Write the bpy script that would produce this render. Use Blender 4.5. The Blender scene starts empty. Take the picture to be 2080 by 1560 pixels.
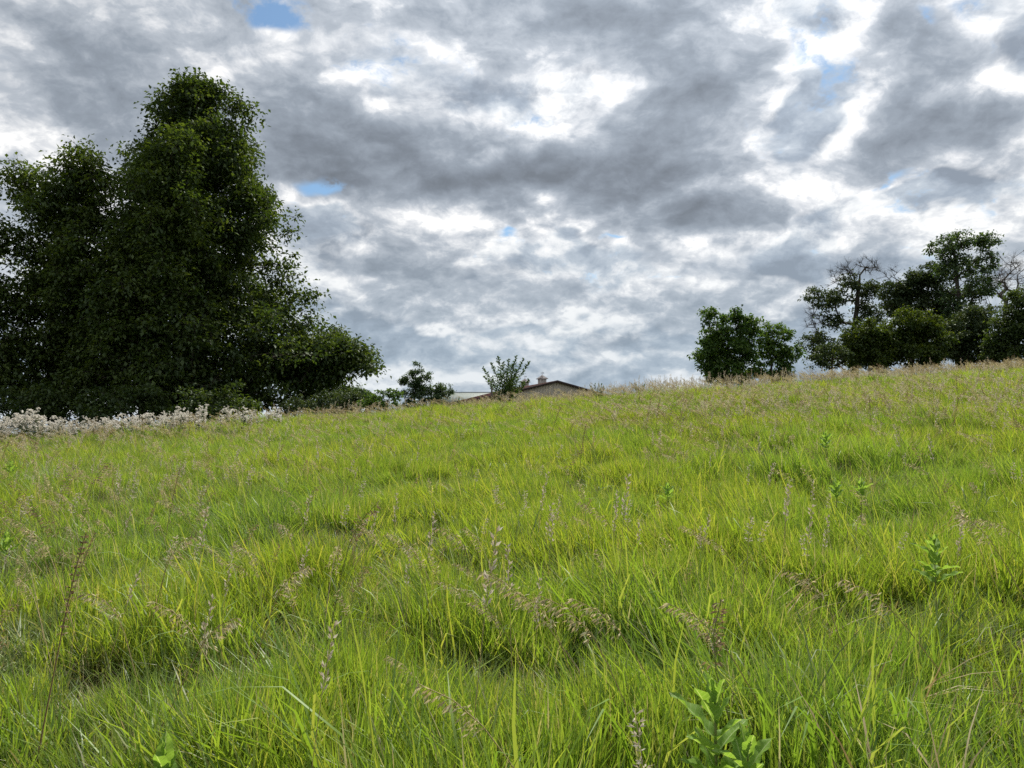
import bpy, math, random
import numpy as np

R = math.radians
SC = bpy.context.scene
COL = SC.collection
rng = np.random.default_rng(11)
random.seed(5)

# ------------------------------------------------------------------ camera
EYE = 1.6
FOC = 1542.0                     # focal length in pixels of the 2080 px wide photograph
PITCH = math.atan(100.0 / FOC)   # the camera looks slightly up the slope
cam_data = bpy.data.cameras.new('camera')
cam = bpy.data.objects.new('camera', cam_data)
COL.objects.link(cam)
cam_data.sensor_width = 36.0
cam_data.lens = 36.0 * FOC / 2080.0
cam_data.clip_start = 0.05
cam_data.clip_end = 9000.0
cam.location = (0, 0, EYE)
cam.rotation_euler = (math.pi / 2 + PITCH, 0, 0)
SC.camera = cam


def ray(px, py):
    """direction of a pixel of the photograph, scaled so that y = 1"""
    cx, cz = (px - 1040) / FOC, (780 - py) / FOC
    c, s = math.cos(PITCH), math.sin(PITCH)
    y, z = c - cz * s, s + cz * c
    return cx / y, z / y


def at(px, py, Y):
    a, b = ray(px, py)
    return a * Y, Y, EYE + b * Y


# ------------------------------------------------------------------ sun and sky
SUN_EL, SUN_AZ = R(50), R(16)        # in front of the camera, a little to the right, above the frame
sun_data = bpy.data.lights.new('sun', 'SUN')
sun_data.energy = 5.0
sun_data.angle = R(2.5)
sun_data.color = (1.0, 0.95, 0.86)
sun = bpy.data.objects.new('sun', sun_data)
COL.objects.link(sun)
sun.rotation_euler = (math.pi / 2 - SUN_EL, 0, math.pi - SUN_AZ)
sun.location = (8, 30, 60)

SC.view_settings.view_transform = 'Standard'
SC.view_settings.look = 'None'
SC.view_settings.exposure = 0.4
SC.view_settings.gamma = 1.0
SC.view_settings.use_curve_mapping = False
SC.cycles.use_denoising = False
SC.cycles.max_bounces = 5
SC.cycles.diffuse_bounces = 3
SC.cycles.glossy_bounces = 2
SC.cycles.transmission_bounces = 4
SC.cycles.transparent_max_bounces = 8
SC.cycles.caustics_reflective = False
SC.cycles.caustics_refractive = False
SC.cycles.sample_clamp_indirect = 4.0
SC.render.filter_size = 1.2

world = bpy.data.worlds.new('World')
SC.world = world
world.use_nodes = True
WT = world.node_tree
WT.nodes.clear()
world.cycles.sampling_method = 'NONE'


class NB:
    """small helper that writes node trees"""
    def __init__(self, tree):
        self.t = tree

    def link(self, a, sock):
        if isinstance(a, bpy.types.NodeSocket):
            self.t.links.new(a, sock)
        else:
            sock.default_value = a

    def node(self, typ, **props):
        n = self.t.nodes.new(typ)
        for k, v in props.items():
            setattr(n, k, v)
        return n

    def m(self, op, a, b=0.0, c=None, clamp=False):
        n = self.node('ShaderNodeMath', operation=op, use_clamp=clamp)
        self.link(a, n.inputs[0]); self.link(b, n.inputs[1])
        if c is not None:
            self.link(c, n.inputs[2])
        return n.outputs[0]

    def vec(self, x, y, z=0.0):
        n = self.node('ShaderNodeCombineXYZ')
        self.link(x, n.inputs[0]); self.link(y, n.inputs[1]); self.link(z, n.inputs[2])
        return n.outputs[0]

    def v(self, op, a, b=None, out=0):
        n = self.node('ShaderNodeVectorMath', operation=op)
        self.link(a, n.inputs[0])
        if b is not None:
            if op == 'SCALE':
                self.link(b, n.inputs[3])
            else:
                self.link(b, n.inputs[1])
        return n.outputs['Value'] if op in ('LENGTH', 'DOT_PRODUCT') else n.outputs[0]

    def noise(self, vec, scale, detail=6.0, rough=0.55, dist=0.0, color=False):
        n = self.node('ShaderNodeTexNoise')
        self.link(vec, n.inputs['Vector'])
        n.inputs['Scale'].default_value = scale
        n.inputs['Detail'].default_value = detail
        n.inputs['Roughness'].default_value = rough
        n.inputs['Distortion'].default_value = dist
        return n.outputs['Color' if color else 'Fac']

    def smooth(self, x, lo, hi, a=0.0, b=1.0):
        n = self.node('ShaderNodeMapRange', interpolation_type='SMOOTHSTEP')
        self.link(x, n.inputs['Value'])
        self.link(lo, n.inputs['From Min']); self.link(hi, n.inputs['From Max'])
        self.link(a, n.inputs['To Min']); self.link(b, n.inputs['To Max'])
        return n.outputs['Result']

    def mix(self, f, a, b, mode='MIX'):
        n = self.node('ShaderNodeMix', data_type='RGBA', blend_type=mode)
        self.link(f, n.inputs['Factor']); self.link(a, n.inputs[6]); self.link(b, n.inputs[7])
        return n.outputs[2]

    def ramp(self, f, stops, interp='LINEAR'):
        n = self.node('ShaderNodeValToRGB')
        cr = n.color_ramp
        cr.interpolation = interp
        while len(cr.elements) < len(stops):
            cr.elements.new(0.5)
        for e, (p, c) in zip(cr.elements, stops):
            e.position = p
            e.color = (*c, 1.0) if len(c) == 3 else c
        self.link(f, n.inputs[0])
        return n.outputs[0]


def azel(px, py):
    a, b = ray(px, py)
    return math.atan2(a, 1.0), math.atan2(b, math.hypot(a, 1.0))


def build_sky():
    b = NB(WT)
    out = b.node('ShaderNodeOutputWorld')
    bg = b.node('ShaderNodeBackground')
    WT.links.new(bg.outputs[0], out.inputs[0])
    sky = b.node('ShaderNodeTexSky', sky_type='NISHITA', sun_disc=False)
    sky.sun_elevation = SUN_EL
    sky.sun_rotation = SUN_AZ
    sky.air_density = 1.0
    sky.dust_density = 0.6
    sky.ozone_density = 1.0
    d = b.v('NORMALIZE', b.node('ShaderNodeTexCoord').outputs['Generated'])
    s = b.node('ShaderNodeSeparateXYZ')
    b.link(d, s.inputs[0])
    X, Y, Z = s.outputs
    zc = b.m('ADD', b.m('MAXIMUM', Z, -0.15), 0.55)
    P = b.vec(b.m('DIVIDE', X, zc), b.m('DIVIDE', Y, zc), b.m('MULTIPLY', Z, 0.9))
    az = b.m('ARCTAN2', X, Y)
    el = b.m('ARCSINE', Z)
    # ragged warp shared by every cloud body
    W = b.v('SUBTRACT', b.noise(P, 4.2, 4, 0.6, color=True), (0.5, 0.5, 0.5))
    Pw = b.v('ADD', P, b.v('SCALE', W, 0.09))
    A = b.v('ADD', b.vec(az, el), b.v('MULTIPLY', W, (0.22, 0.14, 0.0)))

    def blobs(lst):
        tot = 0.0
        for px, py, rx, ry, amp in lst:
            a0, e0 = azel(px, py)
            sx, sy = FOC / (2.3 * rx), FOC / (2.3 * ry)
            mp = b.node('ShaderNodeMapping', vector_type='POINT')
            b.link(A, mp.inputs['Vector'])
            mp.inputs['Scale'].default_value = (sx, sy, 0)
            mp.inputs['Location'].default_value = (-a0 * sx, -e0 * sy, 0)
            g = b.node('ShaderNodeTexGradient', gradient_type='QUADRATIC_SPHERE')
            b.link(mp.outputs[0], g.inputs[0])
            tot = b.m('MULTIPLY_ADD', g.outputs['Fac'], amp * 1.25, tot)
        return tot

    dark = blobs([
        (1150, 375, 430, 62, 0.72), (780, 320, 280, 90, 0.78), (640, 230, 150, 80, 0.42), (1330, 330, 190, 90, 0.36),
        (1400, 120, 170, 120, 0.62), (1050, 30, 190, 60, 0.42), (1480, 420, 170, 60, 0.26), (1840, 240, 100, 120, 0.66),
        (1900, 90, 80, 80, 0.35), (180, 60, 300, 60, 0.40), (110, 230, 220, 80, 0.30), (860, 590, 170, 60, 0.36),
        (1180, 640, 260, 40, 0.22), (1500, 610, 150, 70, 0.30), (2050, 260, 80, 60, 0.42), (2030, 430, 110, 70, 0.30),
        (900, 190, 130, 60, -0.12), (750, 140, 110, 60, -0.05), (1040, 250, 110, 60, -0.22), (540, 130, 130, 50, -0.30),
        (1630, 230, 60, 140, -0.40), (1090, 510, 220, 45, -0.24), (1560, 520, 90, 40, -0.34), (1230, 180, 50, 70, -0.25),
        (1900, 405, 170, 28, -0.40), (660, 430, 90, 45, -0.36), (1060, 700, 190, 26, -0.34), (1270, 560, 60, 60, -0.25)])
    hole = blobs([
        (565, 34, 88, 36, 1.0), (668, 372, 80, 26, 0.62), (1655, 140, 18, 40, 0.40), (1690, 6, 26, 18, 0.6),
        (1775, 386, 55, 15, 0.45), (1035, 466, 40, 13, 0.5), (1250, 464, 55, 10, 0.45), (1940, 22, 24, 22, 0.5),
        (1110, 130, 30, 30, 0.15), (1500, 690, 180, 50, 0.20)])
    # a step nearer the sun: the difference of a field there and here gives lit and shaded flanks
    sz = math.sin(SUN_EL)
    sunP = (math.sin(SUN_AZ) * math.cos(SUN_EL) / (sz + 0.55), math.cos(SUN_AZ) * math.cos(SUN_EL) / (sz + 0.55), sz * 0.9)
    step = b.v('SCALE', b.v('NORMALIZE', b.v('SUBTRACT', sunP, P)), 0.034)
    n1 = b.noise(Pw, 5.0, 7, 0.60)
    P2 = b.v('ADD', Pw, (21.5, -3.1, 6.6))
    n2 = b.noise(P2, 2.8, 9, 0.60)
    n2s = b.noise(b.v('ADD', P2, step), 2.8, 9, 0.60)
    fine = b.noise(Pw, 13.0, 5, 0.66)
    finec = b.m('SUBTRACT', fine, 0.5)
    lit = b.m('SUBTRACT', n2, n2s)
    # rounded heads of the cumulus
    vo = b.node('ShaderNodeTexVoronoi', feature='F1', voronoi_dimensions='3D', normalize=True)
    b.link(b.v('ADD', Pw, b.v('SCALE', W, 0.05)), vo.inputs['Vector'])
    vo.inputs['Scale'].default_value = 8.5
    vo.inputs['Detail'].default_value = 1.6
    vo.inputs['Roughness'].default_value = 0.55
    vo.inputs['Lacunarity'].default_value = 2.3
    puff = b.m('SUBTRACT', vo.outputs['Distance'], 0.34)
    # back layer: bright broken sheet
    tb = b.m('MULTIPLY_ADD', b.m('SUBTRACT', n1, 0.5), 2.2, b.m('MULTIPLY', dark, 0.55))
    tb = b.m('MULTIPLY_ADD', finec, 1.0, tb)
    tb = b.m('MULTIPLY_ADD', puff, 1.5, tb)
    tb = b.m('MULTIPLY_ADD', lit, -3.2, tb)
    tb = b.m('ADD', tb, 0.62)
    back = b.ramp(tb, [(0.0, (1.06, 1.06, 1.06)), (0.16, (0.88, 0.895, 0.91)), (0.40, (0.54, 0.60, 0.67)),
                       (0.70, (0.37, 0.43, 0.51)), (1.0, (0.27, 0.315, 0.38))])
    # front layer: thick grey bodies with flat bases and bright ragged rims
    f = b.m('MULTIPLY_ADD', b.m('SUBTRACT', n2, 0.5), 1.9, b.m('MULTIPLY_ADD', dark, 1.25, 0.06))
    f = b.m('MULTIPLY_ADD', finec, 0.30, f)
    f = b.m('MULTIPLY_ADD', puff, -0.55, f)
    alpha = b.smooth(f, -0.02, 0.26)
    tf = b.m('MULTIPLY_ADD', lit, -3.8, b.m('MULTIPLY', f, 0.62))
    tf = b.m('MULTIPLY_ADD', finec, 0.45, tf)
    tf = b.m('MULTIPLY', tf, b.smooth(f, 0.0, 0.45, 0.62, 1.0))
    front = b.ramp(tf, [(0.0, (1.05, 1.05, 1.04)), (0.10, (0.78, 0.80, 0.83)), (0.26, (0.485, 0.53, 0.59)),
                        (0.50, (0.315, 0.36, 0.42)), (0.78, (0.225, 0.258, 0.305)), (1.0, (0.18, 0.205, 0.24))])
    grey = b.mix(alpha, back, front)
    # farther cloud takes on the blue of the air in front of it
    lowf = b.smooth(el, 0.02, 0.32, 0.38, 0.0)
    grey = b.mix(lowf, grey, (0.36, 0.49, 0.60, 1))
    # the bright glow round the hidden sun
    sd = (math.sin(SUN_AZ) * math.cos(SUN_EL), math.cos(SUN_AZ) * math.cos(SUN_EL), math.sin(SUN_EL))
    cosS = b.v('DOT_PRODUCT', d, sd)
    glow = b.smooth(cosS, 0.72, 1.0, 1.0, 1.3)
    grey = b.v('SCALE', grey, glow)
    cov = b.m('MULTIPLY_ADD', b.m('SUBTRACT', n1, 0.5), 1.8, b.m('MULTIPLY', finec, 2.4))
    cov = b.m('MULTIPLY_ADD', hole, -1.0, b.m('ADD', cov, 0.60))
    cov = b.m('ADD', cov, b.smooth(el, 0.08, 0.24, 0.5, 0.0))
    cov = b.m('MAXIMUM', b.smooth(cov, -0.05, 0.42), b.m('MULTIPLY', alpha, b.smooth(hole, 0.25, 0.6, 1.0, 0.0)))
    skyc = b.v('MULTIPLY', sky.outputs[0], (0.085, 0.105, 0.112))
    col = b.mix(cov, skyc, grey)
    # below the horizon: the dull land that lies beyond the sheet of ground
    col = b.mix(b.smooth(Z, -0.06, -0.03), (0.06, 0.075, 0.035, 1), col)
    b.link(col, bg.inputs['Color'])
    bg.inputs['Strength'].default_value = 0.76


build_sky()

# ------------------------------------------------------------------ helpers
def tag(o, label=None, cat=None, group=None, kind=None):
    if label: o['label'] = label
    if cat: o['category'] = cat
    if group: o['group'] = group
    if kind: o['kind'] = kind
    return o


def empty(name, loc, label=None, cat=None, group=None, rz=0.0):
    o = bpy.data.objects.new(name, None)
    o.empty_display_size = 0.2
    COL.objects.link(o)
    o.location = loc
    o.rotation_euler = (0, 0, rz)
    return tag(o, label, cat, group)


def make_mesh(name, parts, mat, smooth=False):
    """parts: list of (verts (n,3), faces (m,3|4))"""
    vs, loops, sizes, off = [], [], [], 0
    for V, F in parts:
        V = np.asarray(V, float).reshape(-1, 3)
        F = np.asarray(F, int)
        if len(V) == 0 or len(F) == 0:
            continue
        vs.append(V)
        loops.append((F + off).ravel())
        sizes.append(np.full(len(F), F.shape[1]))
        off += len(V)
    V = np.concatenate(vs); L = np.concatenate(loops); S = np.concatenate(sizes)
    me = bpy.data.meshes.new(name)
    me.vertices.add(len(V)); me.loops.add(len(L)); me.polygons.add(len(S))
    me.vertices.foreach_set('co', V.astype(np.float32).ravel())
    me.loops.foreach_set('vertex_index', L.astype(np.int32))
    st = np.concatenate([[0], np.cumsum(S)[:-1]]).astype(np.int32)
    me.polygons.foreach_set('loop_start', st)
    me.polygons.foreach_set('loop_total', S.astype(np.int32))
    if smooth:
        me.polygons.foreach_set('use_smooth', np.ones(len(S), bool))
    me.update(calc_edges=True)
    if mat:
        me.materials.append(mat)
    return me


def obj(name, parts, mat, parent=None, smooth=False):
    me = parts if isinstance(parts, bpy.types.Mesh) else make_mesh(name, parts, mat, smooth)
    o = bpy.data.objects.new(name, me)
    COL.objects.link(o)
    if parent:
        o.parent = parent
    return o


def copy_tree(o, parent=None):
    c = o.copy()
    COL.objects.link(c)
    c.parent = parent
    for ch in list(o.children):
        copy_tree(ch, c)
    return c


def box(x0, x1, y0, y1, z0, z1):
    V = [(x, y, z) for z in (z0, z1) for y in (y0, y1) for x in (x0, x1)]
    F = [(0, 2, 3, 1), (4, 5, 7, 6), (0, 1, 5, 4), (2, 6, 7, 3), (0, 4, 6, 2), (1, 3, 7, 5)]
    return V, F


def sstep(a, b, x):
    t = np.clip((np.asarray(x, float) - a) / (b - a), 0, 1)
    return t * t * (3 - 2 * t)


def unit(v):
    return v / np.maximum(np.linalg.norm(v, axis=-1, keepdims=True), 1e-9)


def vnoise(x, y, seed=0):
    """smooth value noise, about 0..1"""
    x = np.asarray(x, float); y = np.asarray(y, float)
    xi, yi = np.floor(x).astype(np.int64), np.floor(y).astype(np.int64)
    xf, yf = x - xi, y - yi
    u, v = xf * xf * (3 - 2 * xf), yf * yf * (3 - 2 * yf)

    def h(i, j):
        n = (i * 374761393 + j * 668265263 + seed * 982451653) & 0xffffffff
        n = ((n ^ (n >> 13)) * 1274126177) & 0xffffffff
        return ((n ^ (n >> 16)) & 0xffff) / 65535.0
    return (h(xi, yi) * (1 - u) + h(xi + 1, yi) * u) * (1 - v) + (h(xi, yi + 1) * (1 - u) + h(xi + 1, yi + 1) * u) * v


# ------------------------------------------------------------------ terrain
def ground_z(x, y):
    x = np.asarray(x, float); y = np.asarray(y, float)
    t = np.clip(y - 28, 0, 14)
    G = np.where(y < 0, 0.083 * 15 * np.tanh(y / 15), 0.083 * np.minimum(y, 28)) \
        + 0.083 * t - (0.173 / 28) * t * t - 0.09 * np.clip(y - 42, 0, 60)
    tilt = 0.069 * 40 * np.tanh(x / 40) * (0.25 + 0.75 * sstep(-2, 24, y))
    # the crest bulges a little on the right, where the tall grass stands
    bump = 0.10 * (vnoise(x / 6 + 3, y / 6, 3) - 0.5) + 0.05 * (vnoise(x / 1.7, y / 1.7, 5) - 0.5)
    hill = G + tilt + bump
    far = -1.3 + 0.4 * (vnoise(x / 60, y / 60, 8) - 0.5)
    w = np.maximum(sstep(48, 100, y), sstep(60, 130, np.hypot(x, np.minimum(y, 0))))
    return hill * (1 - w) + far * w


def gz(x, y):
    return float(ground_z(x, y))


def hit(px, py, h=0.0):
    """where the sight line of a pixel comes down to height h above the ground"""
    a, b = ray(px, py)
    Y = np.arange(1.0, 60, 0.01)
    d = EYE + b * Y - ground_z(a * Y, Y) - h
    i = np.argmax(d < 0) if (d < 0).any() else int(np.argmin(d))
    return a * Y[i], Y[i]


# ------------------------------------------------------------------ materials
def leaf_material(name, stops, trans=0.35, tcol=(1.5, 1.35, 0.7), gloss=0.05, rough=0.45, patch=None, seed=0.0):
    m = bpy.data.materials.new(name)
    m.use_nodes = True
    t = m.node_tree
    t.nodes.clear()
    b = NB(t)
    geo = b.node('ShaderNodeNewGeometry')
    col = b.ramp(geo.outputs['Random Per Island'], stops)
    if patch:
        scale, c2, amt = patch
        n = b.noise(b.v('ADD', geo.outputs['Position'], (seed, seed * 2, 0)), scale, 3, 0.55)
        col = b.mix(b.smooth(n, 0.38, 0.66, 0.0, amt), col, b.mix(1.0, col, (*c2, 1), 'MULTIPLY'))
    d = b.node('ShaderNodeBsdfDiffuse'); b.link(col, d.inputs[0])
    tr = b.node('ShaderNodeBsdfTranslucent')
    b.link(b.mix(1.0, col, (*tcol, 1), 'MULTIPLY'), tr.inputs[0])
    mx = b.node('ShaderNodeMixShader'); mx.inputs[0].default_value = trans
    t.links.new(d.outputs[0], mx.inputs[1]); t.links.new(tr.outputs[0], mx.inputs[2])
    g = b.node('ShaderNodeBsdfGlossy'); g.inputs['Roughness'].default_value = rough
    g.inputs['Color'].default_value = (0.9, 0.95, 0.9, 1)
    m2 = b.node('ShaderNodeMixShader'); m2.inputs[0].default_value = gloss
    t.links.new(mx.outputs[0], m2.inputs[1]); t.links.new(g.outputs[0], m2.inputs[2])
    o = b.node('ShaderNodeOutputMaterial')
    t.links.new(m2.outputs[0], o.inputs[0])
    return m


def plain_material(name, c1, c2, scale=8.0, rough=0.8, metallic=0.0, bump=0.0, stretch=(1, 1, 1)):
    m = bpy.data.materials.new(name)
    m.use_nodes = True
    t = m.node_tree
    t.nodes.clear()
    b = NB(t)
    p = b.node('ShaderNodeBsdfPrincipled')
    tc = b.node('ShaderNodeTexCoord')
    n = b.noise(b.v('MULTIPLY', tc.outputs['Object'], stretch), scale, 5, 0.6)
    b.link(b.mix(b.smooth(n, 0.3, 0.7), (*c1, 1), (*c2, 1)), p.inputs['Base Color'])
    p.inputs['Roughness'].default_value = rough
    p.inputs['Metallic'].default_value = metallic
    p.inputs['Specular IOR Level'].default_value = 0.2
    if bump:
        bn = b.node('ShaderNodeBump'); bn.inputs['Strength'].default_value = bump
        bn.inputs['Distance'].default_value = 0.02
        b.link(n, bn.inputs['Height'])
        t.links.new(bn.outputs[0], p.inputs['Normal'])
    o = b.node('ShaderNodeOutputMaterial')
    t.links.new(p.outputs[0], o.inputs[0])
    return m


MAT = {}
MAT['soil'] = plain_material('thatch_and_soil', (0.035, 0.030, 0.016), (0.075, 0.080, 0.028), 3.0, 0.95, bump=0.5)
MAT['grass'] = leaf_material('grass_blade', [(0.0, (0.138, 0.225, 0.018)), (0.35, (0.205, 0.305, 0.028)), (0.66, (0.275, 0.370, 0.040)),
                                             (0.87, (0.325, 0.360, 0.048)), (0.94, (0.37, 0.34, 0.13)), (1.0, (0.44, 0.38, 0.22))],
                             0.52, (1.35, 1.25, 0.75), 0.035, 0.50, (0.35, (0.74, 0.88, 1.15), 0.9))
MAT['grass_grey'] = leaf_material('grey_green_blade', [(0.0, (0.09, 0.145, 0.035)), (0.5, (0.14, 0.20, 0.050)), (0.85, (0.20, 0.235, 0.08)),
                                                       (0.93, (0.30, 0.26, 0.13)), (1.0, (0.40, 0.33, 0.20))],
                                  0.45, (1.3, 1.25, 0.8), 0.04, 0.5)
MAT['straw'] = leaf_material('dry_straw', [(0.0, (0.28, 0.21, 0.095)), (0.5, (0.40, 0.32, 0.155)), (1.0, (0.54, 0.46, 0.27))],
                             0.30, (1.1, 1.0, 0.9), 0.03, 0.6)
MAT['seed_tan'] = leaf_material('tan_seed_husk', [(0.0, (0.25, 0.21, 0.105)), (0.5, (0.42, 0.37, 0.20)), (1.0, (0.62, 0.57, 0.37))],
                                0.45, (1.1, 1.0, 0.9), 0.03, 0.6)
MAT['seed_brown'] = leaf_material('brown_seed_husk', [(0.0, (0.14, 0.095, 0.050)), (0.6, (0.26, 0.19, 0.10)), (1.0, (0.40, 0.31, 0.18))],
                                  0.40, (1.1, 1.0, 0.9), 0.03, 0.6)
MAT['seed_pale'] = leaf_material('pale_seed_husk', [(0.0, (0.40, 0.33, 0.24)), (0.5, (0.55, 0.48, 0.38)), (1.0, (0.68, 0.62, 0.52))],
                                 0.35, (1.05, 1.0, 0.95), 0.03, 0.6)
MAT['stalk_green'] = leaf_material('green_stalk', [(0.0, (0.13, 0.17, 0.04)), (1.0, (0.26, 0.25, 0.08))], 0.2, (1.2, 1.2, 0.8), 0.05, 0.5)
MAT['bark'] = plain_material('bark', (0.030, 0.024, 0.018), (0.085, 0.072, 0.058), 6.0, 0.95, bump=0.6, stretch=(1, 1, 0.25))
MAT['bark_grey'] = plain_material('grey_dead_bark', (0.07, 0.062, 0.052), (0.15, 0.135, 0.115), 6.0, 0.95, bump=0.4, stretch=(1, 1, 0.25))


def ground_object():
    t = np.linspace(-5.9, 5.9, 191)
    xs = 12 * np.sinh(t)
    ys = 12 * np.sinh(np.linspace(-5.3, 6.2, 201))
    X, Yy = np.meshgrid(xs, ys)
    Z = ground_z(X, Yy)
    V = np.stack([X, Yy, Z], -1).reshape(-1, 3)
    nx, ny = len(xs), len(ys)
    i = np.arange(ny - 1)[:, None] * nx + np.arange(nx - 1)[None]
    F = np.stack([i, i + 1, i + nx + 1, i + nx], -1).reshape(-1, 4)
    o = obj('ground', [(V, F)], MAT['soil'], smooth=True)
    tag(o, kind='structure')


ground_object()


# ------------------------------------------------------------------ ribbons, tubes and instancing of uncountable stuff
def ribbons(P, width, side, taper=None):
    """P (n,k,3) centre lines, width (n,k), side (n,k,3) -> ribbons, last point is the tip"""
    n, k, _ = P.shape
    Lft = P[:, :-1] - side[:, :-1] * width[:, :-1, None] * 0.5
    Rgt = P[:, :-1] + side[:, :-1] * width[:, :-1, None] * 0.5
    V = np.concatenate([Lft, Rgt, P[:, -1:]], 1)
    per = 2 * (k - 1) + 1
    base = np.arange(n)[:, None] * per
    q = []
    for i in range(k - 2):
        q.append(np.stack([base[:, 0] + i, base[:, 0] + k - 1 + i, base[:, 0] + k + i, base[:, 0] + i + 1], -1))
    tri = np.stack([base[:, 0] + k - 2, base[:, 0] + 2 * (k - 1) - 1, base[:, 0] + 2 * (k - 1)], -1)
    V = V.reshape(-1, 3)
    return V, (np.concatenate(q) if q else np.zeros((0, 4), int)), tri


def blade_clump(n, rad, lmin, lmax, w0, lean=(0.0, 0.0), spread=0.35, curl=0.9, k=5):
    r = rad * np.sqrt(rng.random(n)); a = rng.random(n) * 2 * np.pi
    base = np.stack([r * np.cos(a), r * np.sin(a), np.full(n, -0.03)], -1)
    L = rng.uniform(lmin, lmax, n)
    phi = rng.random(n) * 2 * np.pi
    tilt = np.abs(rng.normal(0, spread, n)) + 0.04
    bend = np.abs(rng.normal(0, curl, n)) * 0.9
    t = np.linspace(0, 1, k)
    ang = tilt[:, None] + bend[:, None] * t[None] ** 1.6
    dl = (L / (k - 1))[:, None]
    h = np.concatenate([np.zeros((n, 1)), np.cumsum(np.sin(ang[:, :-1]) * dl, 1)], 1)
    z = np.concatenate([np.zeros((n, 1)), np.cumsum(np.cos(ang[:, :-1]) * dl, 1)], 1)
    d = np.stack([np.cos(phi), np.sin(phi)], -1)
    P = np.zeros((n, k, 3))
    P[..., :2] = base[:, None, :2] + h[..., None] * d[:, None] + (z ** 1.5)[..., None] * np.array(lean)[None, None]
    P[..., 2] = base[:, None, 2] + z
    yaw = phi + np.pi / 2 + rng.normal(0, 0.5, n)
    side = np.stack([np.cos(yaw), np.sin(yaw), np.zeros(n)], -1)[:, None] * np.ones((1, k, 1))
    wd = rng.uniform(0.7, 1.3, n)[:, None] * w0 * np.array([0.65, 1.0, 0.95, 0.7, 0.0])[None, :k]
    V, Q, T = ribbons(P, wd, side)
    return [(V, Q), (V, T)]


def join_tri(parts):
    """(V,Q),(V,T) share vertices: triangulate so that islands stay whole"""
    V, Q = parts[0]
    T = parts[1][1]
    tris = np.concatenate([Q[:, [0, 1, 2]], Q[:, [0, 2, 3]], T]) if len(Q) else T
    return V, tris


def tube(path, radii, sides=3):
    path = np.asarray(path, float); k = len(path)
    d = unit(np.gradient(path, axis=0))
    ref = np.array([0.0, 1.0, 0.0]) if abs(d[:, 1]).mean() < 0.8 else np.array([1.0, 0, 0])
    u = unit(np.cross(d, ref)); v = np.cross(d, u)
    a = np.arange(sides) / sides * 2 * np.pi
    V = path[:, None] + (np.cos(a)[None, :, None] * u[:, None] + np.sin(a)[None, :, None] * v[:, None]) * np.asarray(radii, float)[:, None, None]
    F = []
    for i in range(k - 1):
        for j in range(sides):
            F.append((i * sides + j, i * sides + (j + 1) % sides, (i + 1) * sides + (j + 1) % sides, (i + 1) * sides + j))
    return V.reshape(-1, 3), np.array(F)


def scatter(name, meshes, pos, rot, scl, idx, label=None):
    """one 'stuff' object: points that carry the clumps of something nobody could count"""
    src = bpy.data.collections.new(name + '_source')
    for i, me in enumerate(meshes):
        o = bpy.data.objects.new('%s_%02d' % (name, i), me)
        src.objects.link(o)
    me = bpy.data.meshes.new(name)
    n = len(pos)
    me.vertices.add(n)
    me.vertices.foreach_set('co', np.asarray(pos, np.float32).ravel())
    for nm, typ, key, arr in (('rot', 'FLOAT_VECTOR', 'vector', rot), ('scl', 'FLOAT_VECTOR', 'vector', scl), ('idx', 'INT', 'value', idx)):
        at_ = me.attributes.new(nm, typ, 'POINT')
        at_.data.foreach_set(key, np.asarray(arr, np.int32 if typ == 'INT' else np.float32).ravel())
    o = bpy.data.objects.new(name, me)
    COL.objects.link(o)
    ng = bpy.data.node_groups.new(name + '_nodes', 'GeometryNodeTree')
    ng.interface.new_socket('Geometry', in_out='INPUT', socket_type='NodeSocketGeometry')
    ng.interface.new_socket('Geometry', in_out='OUTPUT', socket_type='NodeSocketGeometry')
    gi = ng.nodes.new('NodeGroupInput'); go = ng.nodes.new('NodeGroupOutput')
    ip = ng.nodes.new('GeometryNodeInstanceOnPoints')
    ci = ng.nodes.new('GeometryNodeCollectionInfo')
    ci.inputs['Collection'].default_value = src
    ci.inputs['Separate Children'].default_value = True
    ci.inputs['Reset Children'].default_value = True

    def na(nm, typ):
        a = ng.nodes.new('GeometryNodeInputNamedAttribute'); a.data_type = typ
        a.inputs[0].default_value = nm
        return [s for s in a.outputs if s.enabled and s.name == 'Attribute'][0]
    L = ng.links.new
    L(gi.outputs[0], ip.inputs['Points']); L(ci.outputs[0], ip.inputs['Instance'])
    ip.inputs['Pick Instance'].default_value = True
    L(na('idx', 'INT'), ip.inputs['Instance Index'])
    L(na('rot', 'FLOAT_VECTOR'), ip.inputs['Rotation'])
    L(na('scl', 'FLOAT_VECTOR'), ip.inputs['Scale'])
    L(ip.outputs[0], go.inputs[0])
    md = o.modifiers.new('scatter', 'NODES'); md.node_group = ng
    tag(o, label, kind='stuff')
    return o


def wedge_points(r0, r1, density, half=math.radians(46)):
    """even random points in the sector of meadow in front of the camera"""
    area = half * (r1 * r1 - r0 * r0)
    n = int(area * density)
    r = np.sqrt(rng.uniform(r0 * r0, r1 * r1, n)); a = rng.uniform(-half, half, n)
    return r * np.sin(a), r * np.cos(a)


def tan_zone(x, y):
    """where the meadow is thin, grey and full of dry heads: front left, and the slope on the right"""
    left = sstep(0.5, 1.0, np.exp(-(((x + 3.4 + 0.10 * y) / 2.3) ** 2)) * (1 - sstep(9, 15, y)) + 0.5 * (vnoise(x / 1.3, y / 1.3, 21) - 0.25))
    right = np.exp(-(((y - 15.5) / 5.0) ** 2)) * sstep(-1.0, 5, x - 0.05 * y)
    return left, right


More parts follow.
